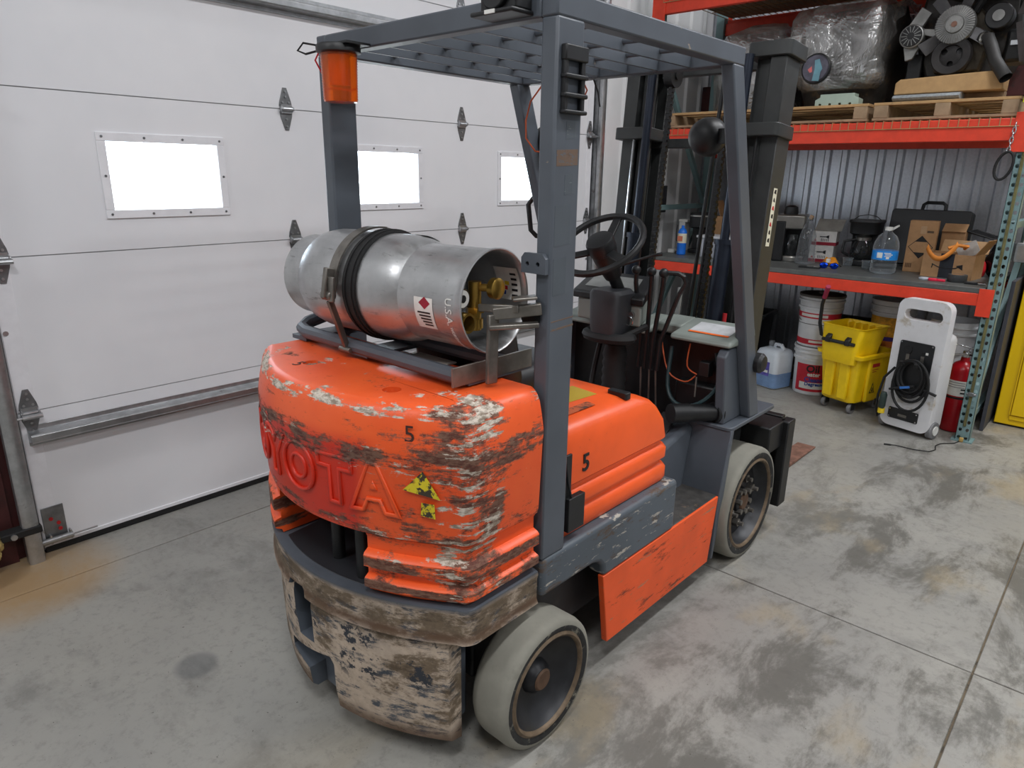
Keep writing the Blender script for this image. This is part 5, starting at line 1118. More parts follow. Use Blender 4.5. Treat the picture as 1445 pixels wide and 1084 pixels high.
# translucent jug
jg = thing('chemical_jug', 'translucent square jug half full of blue liquid', 'jug', (-1.975, 5.25, 0), -.3); local(jg)
b = MB(); b.loft([[(p, q_, z) for p, q_ in rrect(-.105-d, .105+d, -.105-d, .105+d, .035, 4)] for z, d in ((.001, -.012), (.012, 0), (.265, 0), (.295, -.012), (.31, -.045))]); b.build('shell', M('milky_plastic', (208, 216, 224), .3, var=.04), jg, ang=50)
b = MB(); b.loft([[(p, q_, z) for p, q_ in rrect(-.1055, .1055, -.1055, .1055, .035, 4)] for z in (.012, .125)], False, False); b.build('blue_liquid', M('pale_blue_liquid', (120, 150, 190), .25), jg, ang=50)
q = MB(); q.lathe([(.022, .30), (.022, .345), (.016, .35)], (-.055, .02, 0), n=16, cap0=True, cap1=True); q.build('cap', M('grey_cap', (130, 134, 138), .5), jg)
q = MB(); q.tube([(-.01, .0, .30), (.0, .0, .335), (.05, .0, .335), (.075, .0, .30)], .015, 8); q.build('handle', MC['milky_plastic'], jg)
MB().box(-.085, .045, -.1072, -.1058, .10, .21).build('label', M('purple_label', (92, 84, 170), .5, var=.3, scale=30), jg); MB().box(-.08, -.01, -.1078, -.1070, .175, .20).build('label_title', m_ytext, jg); MB().box(-.08, .035, -.1078, -.1070, .125, .145).build('label_text', m_wtext, jg)
# mop bucket
m_yel = M('yellow_bucket_plastic', (246, 206, 16), .38, var=.05, dirt=(196, 160, 30), amt=-.06)
mp = thing('mop_bucket', 'yellow mop bucket on casters with side press wringer', 'mop bucket', (-1.375, 5.08, 0), math.radians(-17)); local(mp)
def shell(b, lv, n=4):
    b.loft([[(p, q_, z) for p, q_ in rrect(x0, x1, y0, y1, r, n)] for z, x0, x1, y0, y1, r in lv], True, False); return b
b = MB(); shell(b, [(.075, -.115, .115, -.10, .22, .03), (.085, -.125, .125, -.11, .23, .03), (.40, -.15, .15, -.14, .27, .03), (.402, -.175, .175, -.165, .295, .035), (.425, -.178, .178, -.168, .298, .035), (.425, -.145, .145, -.135, .265, .03), (.10, -.115, .115, -.10, .215, .03)])
b.build('bucket', m_yel, mp, ang=35)
for x in (-.06, .05): MB().prism([(x-.035, .10), (x+.035, .10), (x+.042, .395), (x-.042, .395)], 'y', -.150, -.12).build('front_rib', m_yel, mp, bev=.012)
MB().prism([(-.02, .085), (.10, .085), (.12, .395), (-.03, .395)], 'x', .13, .158).build('side_panel', m_yel, mp, bev=.012)
b = MB(); shell(b, [(.36, -.125, .125, -.172, .09, .03), (.40, -.13, .13, -.178, .095, .03), (.46, -.135, .135, -.18, .10, .03), (.60, -.155, .155, -.165, .14, .03), (.61, -.165, .165, -.17, .15, .03), (.61, -.15, .15, -.15, .135, .025), (.50, -.125, .125, -.13, .09, .02)])
wr = b.build('wringer', m_yel, mp, ang=35)
for k in range(5): MB().box(-.11+k*.052, -.10+k*.052, .06, .125, .50, .60).build('wringer_rib', m_yel, wr, bev=.003)
q = MB(); q.cyl((-.12, -.185, .505), (.12, -.185, .505), .012, n=12); q.build('press_bar', m_blk, wr)
for x in (-.075, .07): MB().prism([(-.20, .49), (-.165, .49), (-.15, .53), (-.17, .55), (-.20, .53)], 'x', x-.018, x+.018).build('press_bracket', m_blk, wr, bev=.006)
q = MB(); q.tube([(-.13, -.12, .50), (-.165, -.14, .52), (-.175, -.16, .60), (-.15, -.20, .74), (-.115, -.235, .80)], .012, 10); hd = q.build('lever', m_blk, mp); q = MB(); q.cyl((-.118, -.232, .795), (-.065, -.285, .88), .016, n=12); q.build('grip', M('maroon_grip', (168, 44, 80), .5), mp)
for x, y in ((-.10, -.08), (.10, -.08), (-.10, .19), (.10, .19)):
    q = MB(); q.cyl((x-.013, y, .036), (x+.013, y, .036), .0355, n=20); cs_ = q.build('caster', M('grey_caster', (120, 120, 122), .5), mp, bev=.004); q = MB(); q.box(x-.019, x-.015, y-.02, y+.02, .03, .085).box(x+.015, x+.019, y-.02, y+.02, .03, .085).box(x-.019, x+.019, y-.02, y+.02, .075, .085); q.build('caster_fork', m_blk, cs_)
MS = frame_M((.160, .05, .30), (0, 1, 0), (0, 0, 1))
decal('red_logo_plate', [(-.045, .035), (.045, .035), (.045, .058), (-.045, .058)], m_rtext, frame_M((.1615, .06, .30), (0, 1, 0), (0, 0, 1)), mp) if False else None
q = MB(); q.box(.158, .1595, .005, .085, .335, .360); q.build('red_logo_plate', m_rtext, mp)
q = MB(); q.box(.158, .1595, .01, .075, .315, .319).box(.158, .1595, .01, .055, .300, .304); q.build('red_text_line', m_rtext, mp)
q = MB(); q.prism([(.01, .15), (.07, .15), (.04, .225)], 'x', .158, .1592); q.build('caution_triangle', m_btext, mp); q = MB(); q.prism([(.02, .156), (.06, .156), (.04, .21)], 'x', .1588, .1598); q.build('caution_field', m_yel, mp); q = MB(); q.prism([(.03, .16), (.05, .16), (.043, .19), (.036, .19)], 'x', .1595, .1604); q.build('caution_figure', m_btext, mp)
# white charger cart
m_dirtyw = M('dirty_white_plastic', (222, 222, 224), .5, var=.05, scale=5, dirt=(176, 164, 142), amt=.06)
ct_ = thing('wheeled_cart', 'dirty white plastic wheeled cart with black panel and coiled cable', 'cart', (-.918, 4.865, 0), math.radians(-15)); local(ct_)
b = MB(); poly = rrect(-.158, .158, .03, .865, .06, 6); hol = rrect(-.115, .115, .735, .80, .032, 6)
outer = [(p, q_) for p, q_ in poly]; n_ = len(outer)
b = MB(); b.prism(outer, 'y', -.06, .0); cut = MB(); cut.prism(hol, 'y', -.2, .2)
me_ = boolean_cut(b, cut, 'front_shell', ct_); fs_ = link('front_shell', me_, None, ct_, bev=.014, seg=3); fs_.data.materials[0] = m_dirtyw; fs_.data.materials[1] = m_dirtyw
MB().prism(rrect(-.15, .15, .04, .66, .04, 4), 'y', .0, .11).build('back_shell', m_dirtyw, ct_, bev=.015, seg=3)
MB().prism(rrect(-.105, .105, .27, .60, .012, 3), 'y', -.066, -.060).build('control_panel', m_blk, ct_, bev=.001)
MB().prism(rrect(-.105, .085, .085, .155, .008, 3), 'y', -.066, -.060).build('lower_panel', m_blk, ct_, bev=.001); MB().box(-.04, .015, -.0675, -.066, .105, .122).build('nameplate', m_steel, ct_)
q = MB()
for x, z in ((-.095, .59), (.095, .59), (-.095, .28), (.095, .28), (-.095, .095), (.075, .095), (-.095, .145), (.075, .145)): q.cyl((x, -.066, z), (x, -.069, z), .005, n=8)
q.build('panel_screws', m_chrome, ct_)
q = MB(); q.cyl((-.05, -.066, .545), (-.05, -.074, .545), .026, n=20); q.build('knob', m_black, ct_); q = MB(); q.cyl((.045, -.066, .54), (.045, -.072, .54), .008, n=12); q.build('button', m_black, ct_); MB().box(.060, .075, -.068, -.066, .533, .548).build('indicator', m_wtext, ct_)
for x in (-.045, .045):
    MB().box(x-.010, x+.010, -.070, -.066, .47, .52).build('hook_plate', m_steel, ct_); q = MB(); q.tube([(x, -.07, .47), (x, -.10, .455), (x, -.125, .46), (x, -.130, .48)], .012, 8); q.build('cable_hook', m_black, ct_)
for k, (rx_, rz_, zc) in enumerate(((.085, .11, .375), (.095, .12, .37), (.075, .10, .385), (.10, .135, .355), (.07, .09, .39), (.11, .165, .33))):
    q = MB(); q.tube([(rx_*math.cos(t)+.004*k, -.082-.010*(k % 3)-.004*math.sin(2*t), zc+rz_*math.sin(t)) for t in [2*PI*i/30 for i in range(30)]], .0085, 7, True); q.build('cable_coil', m_black, ct_)
q = MB(); q.tube([(-.10, -.085, .42), (-.155, -.09, .34), (-.175, -.09, .22), (-.17, -.10, .14), (-.15, -.10, .08), (-.13, -.10, .11)], .008, 7); q.build('cable_tail', m_black, ct_)
q = MB(); q.tube([(-.10, -.11, .28), (-.02, -.115, .31), (.05, -.115, .335)], [.007, .011, .009], 8); q.tube([(.10, -.09, .32), (.17, -.075, .30)], .009, 8); q.build('charging_gun', m_black, ct_); MB().obox((.0, -.122, .318), (.06, .012, .014), ry=-.32).build('blue_tip', M('blue_plastic', (60, 120, 200), .5), ct_)
q = MB(); q.lathe([(.014, -.05), (.020, -.03), (.022, .04), (.014, .06)], (-.130, -.105, .19), (0, 0, 1), 14, True, True); q.build('plug', M('dark_green_plug', (44, 60, 56), .5), ct_); q = MB(); q.lathe([(.021, 0), (.021, .03)], (-.130, -.105, .11), (0, 0, 1), 14, True, True); q.build('yellow_connector', m_ytext, ct_)
for s in (-1, 1):
    q = MB(); q.cyl((s*.135, .0, .056), (s*.170, .0, .056), .056, n=28); wh = q.build('cart_wheel', M('grey_caster', (120, 120, 122), .5), ct_, bev=.006); q = MB(); q.cyl((s*.170, .0, .056), (s*.176, .0, .056), .030, n=20); q.build('wheel_hub', m_wtext, wh)
# fire extinguisher
fe = thing('fire_extinguisher', 'red fire extinguisher with white label behind the rack post', 'fire extinguisher', (-.715, 5.12, 0)); local(fe)
m_fer = M('extinguisher_red', (176, 18, 32), .28, var=.06)
MB().lathe([(.066, .002), (.074, .012), (.0745, .40), (.070, .425), (.05, .452), (.026, .466), (.024, .49)], n=32, cap0=True, cap1=True).build('cylinder', m_fer, fe, ang=50)
q = MB(); rows = []
for i in range(15):
    a = math.radians(-170+i*12); rows.append([(.0752*math.cos(a), .0752*math.sin(a), .245), (.0752*math.cos(a), .0752*math.sin(a), .345)])
q.loft(rows, False, False, closed=False); q.build('label', m_wtext, fe)
for z in (.262, .285): wrap_lab(fe, z, z+.010, -75, -30, .0757, m_btext, 'label_bar', 5)
for z in (.30, .315, .33): wrap_lab(fe, z, z+.004, -140, -60, .0757, M('grey_print', (120, 120, 122), .6), 'label_line', 6)
MB().lathe([(.0755, .225), (.0755, .238)], n=32).build('band', m_black, fe)
q = MB(); q.cyl((0, 0, .485), (0, 0, .53), .02, n=12); q.bar((.05, .0, .525), (-.105, -.03, .49), .016, .010); q.bar((.06, 0, .545), (-.08, -.03, .575), .016, .008); q.cyl((.0, -.02, .51), (.0, -.04, .51), .016, n=14); q.build('valve', m_chrome, fe, bev=.002)
q = MB(); q.tube([(.02, .0, .51), (.07, .01, .50), (.088, .02, .42), (.086, .02, .24)], .009, 8); q.build('hose', m_black, fe)
# totes at the back
for lab, x, y, wx, wy, h, rz in (('black tote under the worktop behind the forklift front leg', -2.42, 5.62, .21, .17, .50, .1), ('black tote between the stacked pails and yellow labelled pail', -1.62, 5.75, .17, .13, .52, 0)):
    t_ = thing('black_tote', lab, 'tote', (x, y, 0), rz); local(t_)
    b = MB(); shell(b, [(0.001, -wx*.88, wx*.88, -wy*.88, wy*.88, .03), (h*.93, -wx, wx, -wy, wy, .03), (h*.93, -wx-.02, wx+.02, -wy-.02, wy+.02, .03), (h, -wx-.02, wx+.02, -wy-.02, wy+.02, .03), (h, -wx, wx, -wy, wy, .03), (.05, -wx*.85, wx*.85, -wy*.85, wy*.85, .03)]); b.build('tub', m_blk, t_, ang=35)
    lump((0, 0, h*.82), (wx*.8, wy*.8, .10), int(-x*10), .2).build('contents', M('dark_blue_rags', (40, 46, 66), .8, var=.4) if x < -2 else m_black, t_, ang=60)
rgf = thing('rag_pile', 'dark brown cloth heap on the floor behind the jug', 'cloth', (-1.98, 5.62, 0)); local(rgf); lump((0, 0, .09), (.16, .10, .10), 21, .2).build('cloth', M('brown_cloth', (64, 50, 44), .9, var=.4), rgf, ang=60); lump((.05, -.05, .06), (.10, .07, .07), 22, .2).build('cloth_fold', M('grey_cloth', (84, 78, 74), .9), rgf, ang=60)
# dark sheet behind the right frame, yellow cabinet, outlet, chain, wire
tag(MB().box(-.575, -.552, 5.22, 5.86, 0.0005, .98).build('dark_sheet', M('charcoal_grey', (64, 66, 74), .6), bev=.002), 'thin dark grey sheet between rack frame and yellow cabinet', 'board')  # thin upright sheet that fills the dark area behind the frame
yc = thing('safety_cabinet', 'yellow steel safety cabinet standing right of the rack', 'cabinet', (-.08, 5.68, 0))
m_cab = M('cabinet_yellow', (240, 198, 6), .35, var=.03, scale=4)
MB().box(-.530, .38, 5.455, 5.90, .012, 1.62).build('body', m_cab, yc, bev=.005); MB().box(-.445, -.004, 5.436, 5.454, .085, 1.58).build('door', m_cab, yc, bev=.003); dR = MB().box(.004, .345, 5.436, 5.454, .085, 1.58).build('door', m_cab, yc, bev=.003)
MB().box(-.455, -.449, 5.440, 5.455, .085, 1.58).build('hinge_line', m_cab, yc); MB().box(-.52, .37, 5.47, 5.89, .0, .012).build('plinth', m_black, yc); MB().box(-.45, .35, 5.446, 5.456, .05, .078).build('sill', m_cab, yc, bev=.002)
MB().box(-.04, -.02, 5.42, 5.437, .85, .98).build('handle', m_blk, yc, bev=.003)
ob2 = thing('outlet_box', 'galvanised outlet box with white cord on the rack post', 'outlet', (-.535, 5.04, 1.17)); local(ob2)
MB().prism(rrect(-.035, .035, -.055, .055, .008, 3), 'y', -.03, .03).build('box', m_galv, ob2, bev=.003); MB().prism(rrect(-.022, .022, -.04, .04, .01, 3), 'y', -.034, -.03).build('receptacle', m_ss, ob2); q = MB(); q.tube([(.0, 0, .055), (.005, 0, .2), (.02, .01, .5), (.02, .02, .9)], .008, 8); q.build('cord', m_wtext, ob2)
q = MB(); q.box(-.052, .0, .0, .01, -.05, .05); q.build('mount', m_galvdark, ob2)
ch_ = thing('chain_loop', 'chrome chain with black rubber loop hanging off the upper orange beam', 'chain', (-.69, 4.892, 1.70)); local(ch_)
for k in range(6):
    z = .165-k*.026; q = MB(); q.tube([((.008 if k % 2 else 0)*math.cos(t)+.012*(1-k/6), (0 if k % 2 else .008)*math.cos(t)-.006, z+.018*math.sin(t)) for t in [2*PI*i/12 for i in range(12)]], .0028, 6, True); q.build('chain_link', m_chrome, ch_)
q = MB(); q.tube([(-.005+.040*math.cos(t)+.01*math.sin(t), -.006, -.05+.075*math.sin(t)) for t in [2*PI*i/24 for i in range(24)]], .0075, 8, True); q.build('rubber_loop', m_black, ch_)
wr_ = []
for (x, y) in ((-.945, 4.506), (-.90, 4.53), (-.80, 4.53), (-.72, 4.56), (-.70, 4.62), (-.715, 4.70), (-.70, 4.76), (-.64, 4.83), (-.625, 4.885)): wr_.append((x, y, .005))
q = MB(); q.tube(wr_, .0028, 6); fw = thing('loose_wire', 'thin dark wire lying on the floor before the rack post', 'wire', (-.945, 4.506, 0)); q.build('strand', m_black, fw); q = MB(); q.cyl((-.955, 4.50, .006), (-.92, 4.515, .006), .005, n=8); q.build('tip', m_black, fw)
ls = thing('lime_strap', 'lime yellow ratchet strap hanging beside the bare engine', 'strap', (-.665, 4.86, 1.93)); q = MB(); q.tube([(-.635, 4.868, 2.30), (-.645, 4.86, 2.15), (-.652, 4.858, 2.06), (-.655, 4.86, 1.98)], .012, 8); q.build('webbing', M('lime_webbing', (206, 214, 50), .7), ls)
q = MB(); q.tube([(-.635, 4.868, 2.30), (-.63, 4.868, 2.6), (-.625, 4.868, 2.75)], .010, 8); q.build('webbing_end', MC['lime_webbing'], ls)
cbx = thing('control_box', 'dark grey control box with small buttons on the side wall', 'control box', (-3.19, 5.31, 1.37)); MB().box(-3.175, -3.13, 5.20, 5.42, 1.27, 1.49).build('case', M('charcoal_plastic', (52, 54, 58), .5, var=.1), cbx, bev=.004); MB().box(-3.218, -3.175, 5.24, 5.38, 1.30, 1.46).build('mount', m_galvdark, cbx)
for k in range(4):
    for j in range(2): MB().box(-3.131, -3.126, 5.24+j*.06, 5.27+j*.06, 1.33+k*.035, 1.345+k*.035).build('button', m_rtext if (k, j) == (0, 1) else M('grey_button', (110, 112, 114), .5), cbx)
q = MB(); q.tube([(-3.16, 5.30, 1.27), (-3.16, 5.31, 1.15), (-3.15, 5.33, 1.0)], .006, 6); q.build('cord', M('blue_cord', (50, 56, 110), .5), cbx)

# ------------------------------------------------------------------ on the upper shelf
DZ = 1.9165
m_wood = M('pallet_wood', (186, 150, 104), .8, var=.14, scale=9, dirt=(120, 92, 62), amt=.02); m_wood2 = M('grey_pallet_wood', (160, 136, 108), .8, var=.2, scale=9, dirt=(96, 78, 60), amt=.05)
def pallet(lab, x0, x1, y0, y1):
    p_ = thing('pallet', lab, 'pallet', ((x0+x1)/2, (y0+y1)/2, DZ)); 
    for k, x in enumerate((x0+.045, (x0+x1)/2, x1-.045)):
        MB().box(x-.04, x+.04, y0, y1, DZ+.016, DZ+.088).build('stringer', m_wood2, p_, bev=.003)
    n = 6
    for k in range(n):
        ya = y0+(y1-y0-.12)*k/(n-1); MB().box(x0, x1, ya, ya+.115, DZ+.0885, DZ+.105).build('deck_board', m_wood, p_, bev=.002)
    for k in range(3):
        ya = y0+(y1-y0-.10)*k/2; MB().box(x0, x1, ya, ya+.10, DZ, DZ+.0155).build('bottom_board', m_wood2, p_, bev=.002)
    return p_
pallet('wooden pallet under the plastic wrapped engine', -2.92, -1.475, 4.935, 5.93); pallet('wooden pallet under the bare engine', -1.445, -.685, 4.935, 5.93)
q = MB(); q.box(-2.225, -2.185, 4.931, 4.935, DZ+.018, DZ+.09)
PZ = DZ+.1055
m_eng = M('greasy_engine_block', (48, 46, 44), .5, .4, var=.4, dirt=(86, 70, 50), amt=.05); m_alu = M('cast_aluminium', (142, 142, 140), .45, .7, var=.2, dirt=(90, 84, 74), amt=.0)
def film():
    g = G('stretch_film'); t = g.t.nodes; n = g.noise(2.2, (1, 1, 1.6), 4, .6, 1, 1.2); f = g.noise(9, (1.6, 1.6, .5), 3, .6, 3, .8)
    bp = t.new('ShaderNodeBump'); bp.inputs['Strength'].default_value = 1.0; bp.inputs['Distance'].default_value = .06; g.put(bp.inputs['Height'], g.ma('ADD', g.mul(n, .8), g.mul(f, .25)))
    tr = t.new('ShaderNodeBsdfTransparent'); tr.inputs[0].default_value = (.9, .89, .87, 1); gl = t.new('ShaderNodeBsdfGlossy'); gl.inputs['Roughness'].default_value = .20; df = t.new('ShaderNodeBsdfDiffuse'); df.inputs[0].default_value = (.55, .54, .52, 1)
    for q in (gl, df): g.t.links.new(bp.outputs[0], q.inputs['Normal'])
    m1 = t.new('ShaderNodeMixShader'); m1.inputs[0].default_value = .55; g.t.links.new(df.outputs[0], m1.inputs[1]); g.t.links.new(gl.outputs[0], m1.inputs[2])
    m2 = t.new('ShaderNodeMixShader'); g.put(m2.inputs[0], g.sm(n, .35, .65, .22, .72)); g.t.links.new(tr.outputs[0], m2.inputs[1]); g.t.links.new(m1.outputs[0], m2.inputs[2])
    g.t.links.new(m2.outputs[0], g.o.inputs[0]); return g.m
m_film = film()
def sheetlump(levels, seed, n=40, amp=.03):
    rnd = random.Random(seed); ph_ = [(rnd.random()*6, rnd.randint(3, 13), rnd.random()*9) for _ in range(8)]; b = MB(); rings = []
    for z, x0, x1, y0, y1 in levels:
        row = []
        for p, q_ in rrect(x0, x1, y0, y1, min(x1-x0, y1-y0)*.3, n//4-1):
            a = math.atan2(q_-(y0+y1)/2, p-(x0+x1)/2); f = sum(math.sin(p_+u_*a+v_*z*2) for p_, u_, v_ in ph_)/8*amp
            row.append((p+math.cos(a)*f, q_+math.sin(a)*f, z+(f*.4 if rings else 0)))
        rings.append(row)
    b.loft(rings); return b
we = thing('wrapped_engine', 'engine in clear stretch wrap on the long pallet', 'engine', (-1.75, 5.42, PZ))
sheetlump([(PZ, -2.0, -1.50, 5.2, 5.7), (PZ+.12, -2.02, -1.48, 5.16, 5.72), (PZ+.30, -2.04, -1.44, 5.14, 5.74), (PZ+.50, -2.06, -1.40, 5.14, 5.74), (PZ+.60, -2.0, -1.46, 5.2, 5.66)], 4, amp=.05).build('block', m_eng, we, ang=50)
sheetlump([(PZ+.11, -1.98, -1.52, 5.06, 5.74), (PZ+.16, -2.03, -1.47, 5.03, 5.78), (PZ+.30, -2.10, -1.47, 5.02, 5.80), (PZ+.44, -2.13, -1.45, 5.02, 5.82), (PZ+.56, -2.12, -1.44, 5.04, 5.80), (PZ+.62, -2.08, -1.46, 5.08, 5.76), (PZ+.645, -1.95, -1.44, 5.2, 5.65)], 9, amp=.07).build('stretch_film', m_film, we, ang=60)
b = MB(); b.loft([[(-2.11+dx_, 5.10+dy_, z) for dx_, dy_ in ((-.02, -.09), (.12, -.11), (.125, -.105), (-.015, -.085))] for z in (PZ+.20,)]+[[(-2.13, 5.06, PZ+.45), (-1.98, 5.0, PZ+.45), (-1.975, 5.006, PZ+.45), (-2.125, 5.066, PZ+.45)]]); b.build('loose_film_flap', m_film, we)
q = MB(); q.cyl((-1.87, 5.03, PZ+.24), (-1.87, 5.10, PZ+.24), .095, n=30); pu = q.build('pulley', m_dark, we, bev=.006); q = MB(); q.lathe([(.085, 0), (.08, -.01), (.05, -.012)], (-1.87, 5.03, PZ+.24), (0, 1, 0), 24, True, True); q.build('pulley_hub', M('violet_grey_metal', (98, 96, 108), .4, .5, var=.25), pu)
decal('teal_print', [(-.015, -.07), (.03, -.075), (.035, -.02), (.045, .0), (.02, .06), (-.01, .055), (-.005, .0)], M('teal_print', (110, 156, 170), .5), frame_M((-1.865, 5.0165, PZ+.235), (1, 0, 0), (0, 0, 1)), pu); decal('pink_print', [(-.05, 0), (-.025, .02), (-.02, -.015), (-.035, -.02)], M('pink_print', (210, 110, 110), .5), frame_M((-1.865, 5.0165, PZ+.235), (1, 0, 0), (0, 0, 1)), pu)
gt = thing('green_tray', 'pale green ribbed metal pan under the wrapped engine', 'pan', (-1.68, 5.0, PZ))
gp = [(-1.815, PZ)]
for k in range(4): x_ = -1.79+k*.062; gp += [(x_, PZ), (x_, PZ+.012), (x_+.015, PZ+.012), (x_+.015, PZ)]
gp += [(-1.545, PZ), (-1.545, PZ+.035), (-1.575, PZ+.05), (-1.575, PZ+.068), (-1.785, PZ+.068), (-1.785, PZ+.05), (-1.815, PZ+.035)]
MB().prism(gp, 'y', 4.95, 5.04).build('pan', M('pale_green_enamel', (168, 184, 170), .5, var=.06), gt, bev=.002)
wc = thing('wrapped_crate', 'low bundle in clear stretch wrap behind the mast top', 'bundle', (-2.42, 5.42, PZ))
MB().box(-2.66, -2.20, 5.20, 5.75, PZ, PZ+.45).build('crate', m_eng, wc, bev=.02)
sheetlump([(PZ+.02, -2.68, -2.19, 5.14, 5.78), (PZ+.25, -2.70, -2.175, 5.12, 5.80), (PZ+.44, -2.69, -2.18, 5.12, 5.80), (PZ+.53, -2.64, -2.19, 5.16, 5.78), (PZ+.585, -2.50, -2.20, 5.25, 5.70)], 14, amp=.05).build('stretch_film', m_film, wc, ang=60)
# bare engine on its timber
tim = tag(MB().prism([(-1.365, PZ+.048), (-.80, PZ+.048), (-.80, PZ+.135), (-.86, PZ+.15), (-1.34, PZ+.135), (-1.365, PZ+.115)], 'y', 5.02, 5.20).build('timber_block', m_wood, bev=.006), 'thick yellowish timber block under the bare engine', 'timber')
mt_ = MB(); mt_.loft([[(x, 5.03+.07*math.cos(t)+.02, PZ+.0255+.0215*math.sin(t)) for t in [2*PI*i/14 for i in range(14)]] for x in (-1.36, -1.34, -1.02, -1.0)]); tag(mt_.build('grey_mat', M('grey_felt', (150, 156, 160), .95, var=.2, scale=60), ang=60), 'folded grey felt mat between the timber block and pallet', 'mat')
tag(MB().box(-1.365, -.80, 5.14, 5.20, PZ, PZ+.0475).build('timber_batten', m_wood2, bev=.003), 'narrow timber batten beneath the thick timber block', 'timber')
en = thing('engine', 'bare truck engine with fan clutch and hoses on timber block', 'engine', (-1.08, 5.45, PZ+.15))
EZ = PZ+.15
b = MB(); b.prism([(-1.26, EZ+.0), (-.90, EZ+.0), (-.80, EZ+.25), (-.84, EZ+.52), (-1.02, EZ+.44), (-1.14, EZ+.44), (-1.32, EZ+.52), (-1.36, EZ+.25)], 'y', 5.24, 5.80); b.build('block', m_eng, en, bev=.02)
b = MB(); b.prism([(-1.20, EZ+.02), (-.96, EZ+.02), (-.92, EZ+.26), (-1.0, EZ+.36), (-1.18, EZ+.36), (-1.24, EZ+.26)], 'y', 5.16, 5.24); b.build('front_cover', M('dull_front_cover', (70, 64, 54), .5, .5, var=.3), en, bev=.012)
MB().prism(rrect(-1.30, -.86, EZ+.44, EZ+.62, .03), 'y', 5.30, 5.75).build('intake', m_blk, en, bev=.02)
fcx, fcz = -1.105, EZ+.27
q = MB(); q.lathe([(.020, -.02), (.045, -.018), (.05, -.006), (.10, .0), (.105, .01), (.105, .03), (.06, .04)], (fcx, 5.06, fcz), (0, 1, 0), 40, True, True); fc = q.build('fan_clutch', m_alu, en, ang=40)
for k in range(44):
    a = 2*PI*k/44; d = Vector((math.cos(a), 0, math.sin(a))); q = MB(); q.bar(Vector((fcx, 5.055, fcz))+d*.055, Vector((fcx, 5.060, fcz))+d*.102, .004, .012, (0, 1, 0)); q.build('cooling_fin', m_alu, fc)
q = MB(); q.cyl((fcx, 5.038, fcz), (fcx, 5.045, fcz), .016, n=12); q.build('rusty_centre', m_rust, fc); q = MB(); q.cyl((fcx, 5.09, fcz), (fcx, 5.18, fcz), .03, n=14); q.build('fan_hub', m_dark, fc)
for k, a in enumerate((75, 130, 218, 292, 335)):
    a = math.radians(a); d = Vector((math.cos(a), 0, math.sin(a))); t_ = Vector((-d.z, 0, d.x)); c0 = Vector((fcx, 5.10, fcz))+d*.085; c1 = Vector((fcx, 5.10, fcz))+d*.205
    q = MB(); q.loft([[c0-t_*.03+Vector((0, .0, 0)), c0+t_*.03+Vector((0, .03, 0)), c0+t_*.03+Vector((0, .036, 0)), c0-t_*.03+Vector((0, .006, 0))], [c1-t_*.045+Vector((0, -.015, 0)), c1+t_*.03+Vector((0, .03, 0)), c1+t_*.03+Vector((0, .036, 0)), c1-t_*.045+Vector((0, -.009, 0))]]); q.build('fan_blade', M('grey_fan_plastic', (92, 92, 94), .5, var=.15), en, bev=.002)
q = MB(); q.lathe([(.03, -.02), (.055, -.015), (.06, -.03), (.10, -.035), (.105, -.025), (.105, .02), (.06, .025)], (-1.10, 5.10, EZ+.105), (0, 1, 0), 36, True, True); ch1 = MB()
for a in (30, 150, 270):
    a = math.radians(a); ch1.cyl((-1.10+.045*math.cos(a), 5.04, EZ+.105+.045*math.sin(a)), (-1.10+.045*math.cos(a), 5.115, EZ+.105+.045*math.sin(a)), .017, n=14)
dp_ = link('crank_pulley', boolean_cut(q, ch1, 'crank_pulley', en), None, en, ang=40); dp_.data.materials[0] = dp_.data.materials[1] = M('rusty_black_pulley', (48, 46, 46), .5, .4, var=.25)
q = MB(); q.cyl((-1.335, 5.08, EZ+.235), (-1.335, 5.20, EZ+.235), .068, n=26); al_ = q.build('alternator', m_alu, en, bev=.008); q = MB(); q.lathe([(.06, 0), (.056, -.006), (.02, -.010)], (-1.335, 5.08, EZ+.235), (0, 1, 0), 24, True, True); q.build('fan_face', m_dark, al_)
for k in range(14):
    a = 2*PI*k/14; q = MB(); q.bar((-1.335+.02*math.cos(a), 5.070, EZ+.235+.02*math.sin(a)), (-1.335+.055*math.cos(a), 5.074, EZ+.235+.055*math.sin(a)), .004, .006, (0, 1, 0)); q.build('fin', m_alu, al_)
q = MB(); q.prism([(-1.37, EZ+.30), (-1.31, EZ+.40), (-1.25, EZ+.36), (-1.29, EZ+.29)], 'y', 5.12, 5.15); q.prism([(-1.38, EZ+.18), (-1.36, EZ+.10), (-1.32, EZ+.11), (-1.29, EZ+.18)], 'y', 5.12, 5.15); q.prism([(-1.28, EZ+.24), (-1.19, EZ+.21), (-1.15, EZ+.235), (-1.18, EZ+.26), (-1.28, EZ+.275)], 'y', 5.11, 5.15); q.build('bracket', m_alu, al_, bev=.004)
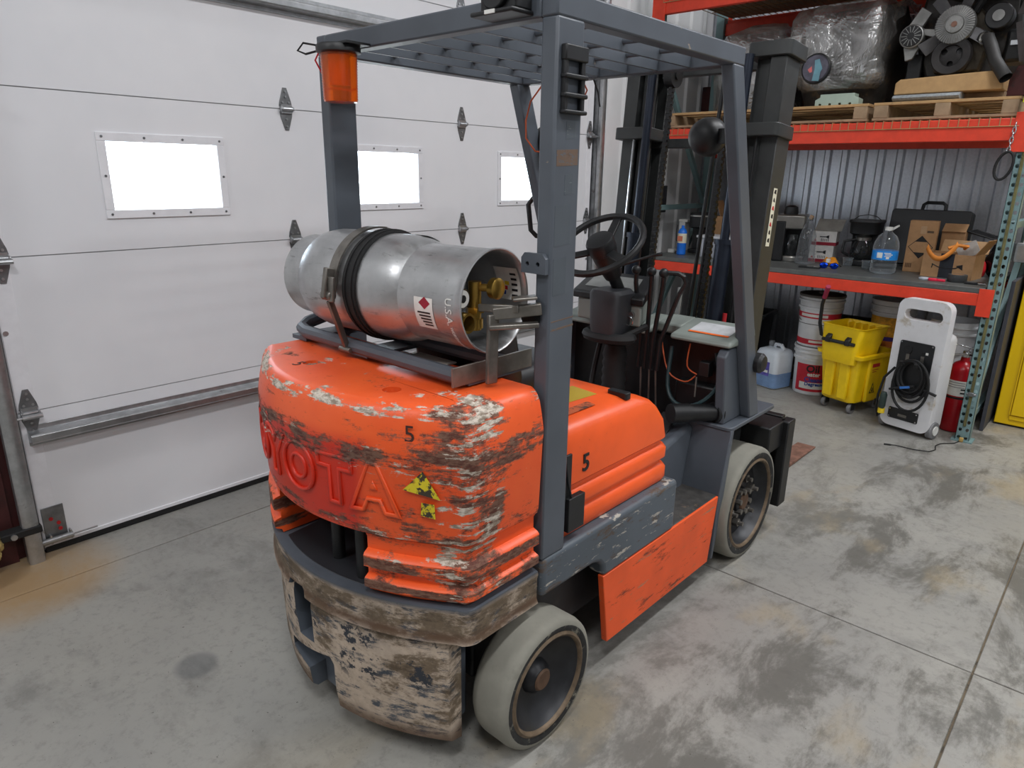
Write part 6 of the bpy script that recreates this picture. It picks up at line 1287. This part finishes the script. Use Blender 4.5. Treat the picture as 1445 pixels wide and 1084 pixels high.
q = MB(); q.tube([(-.97, 5.12, EZ+.19), (-.93, 5.10, EZ+.185), (-.90, 5.07, EZ+.13), (-.86, 5.02, EZ+.05), (-.80, 4.985, -.03+EZ), (-.785, 4.975, -.05+EZ)], [.032, .034, .034, .033, .033, .034], 16, cap=False); q.build('radiator_hose', M('rubber_hose', (38, 37, 36), .6, var=.2), en); q = MB(); q.lathe([(.036, -.007), (.036, .007)], (-.955, 5.115, EZ+.188), (1, -.3, -.1), 18); q.build('hose_clamp', m_ss, en)
q = MB(); q.cyl((-.90, 5.10, EZ+.30), (-.90, 5.20, EZ+.30), .07, n=24); q.build('idler_pulley', m_dark, en, bev=.006); q = MB(); q.cyl((-.90, 5.09, EZ+.30), (-.90, 5.10, EZ+.30), .03, n=18); q.build('idler_hub', m_alu, en)
q = MB(); q.tube([(-1.03, 5.14, EZ+.34), (-.98, 5.13, EZ+.44), (-.88, 5.13, EZ+.47), (-.80, 5.14, EZ+.43), (-.79, 5.15, EZ+.32)], .024, 10); q.build('bypass_hose', m_black, en)
q = MB(); q.bar((-.76, 5.12, EZ+.45), (-.80, 5.13, EZ+.30), .03, .006, (0, 1, 0)); q.bar((-.80, 5.13, EZ+.26), (-.745, 5.12, EZ+.05), .03, .006, (0, 1, 0)); q.build('belt', M('worn_belt', (72, 66, 66), .7), en)
MB().box(-.86, -.76, 5.20, 5.4, EZ+.06, EZ+.24).build('power_steering_pump', m_dark, en, bev=.02); MB().box(-.83, -.77, 5.185, 5.20, EZ+.15, EZ+.175).build('bright_tag', m_chrome, en)
MB().box(-1.37, -1.28, 5.22, 5.5, EZ+.0, EZ+.15).build('mount_bracket', m_dark, en, bev=.01)

for lab, x0, x1 in (('added plywood sheet shading the shelf from above the wrapped engine', -2.96, -1.62), ('added plywood sheet shading the shelf from above the bare engine', -1.60, -.69)):
    tag(MB().box(x0, x1, 4.93, 5.95, 2.831, 2.85).build('added_shade_sheet', m_wood2, bev=.002), lab, 'plywood')  # sheets added on the top deck to shade the upper shelf
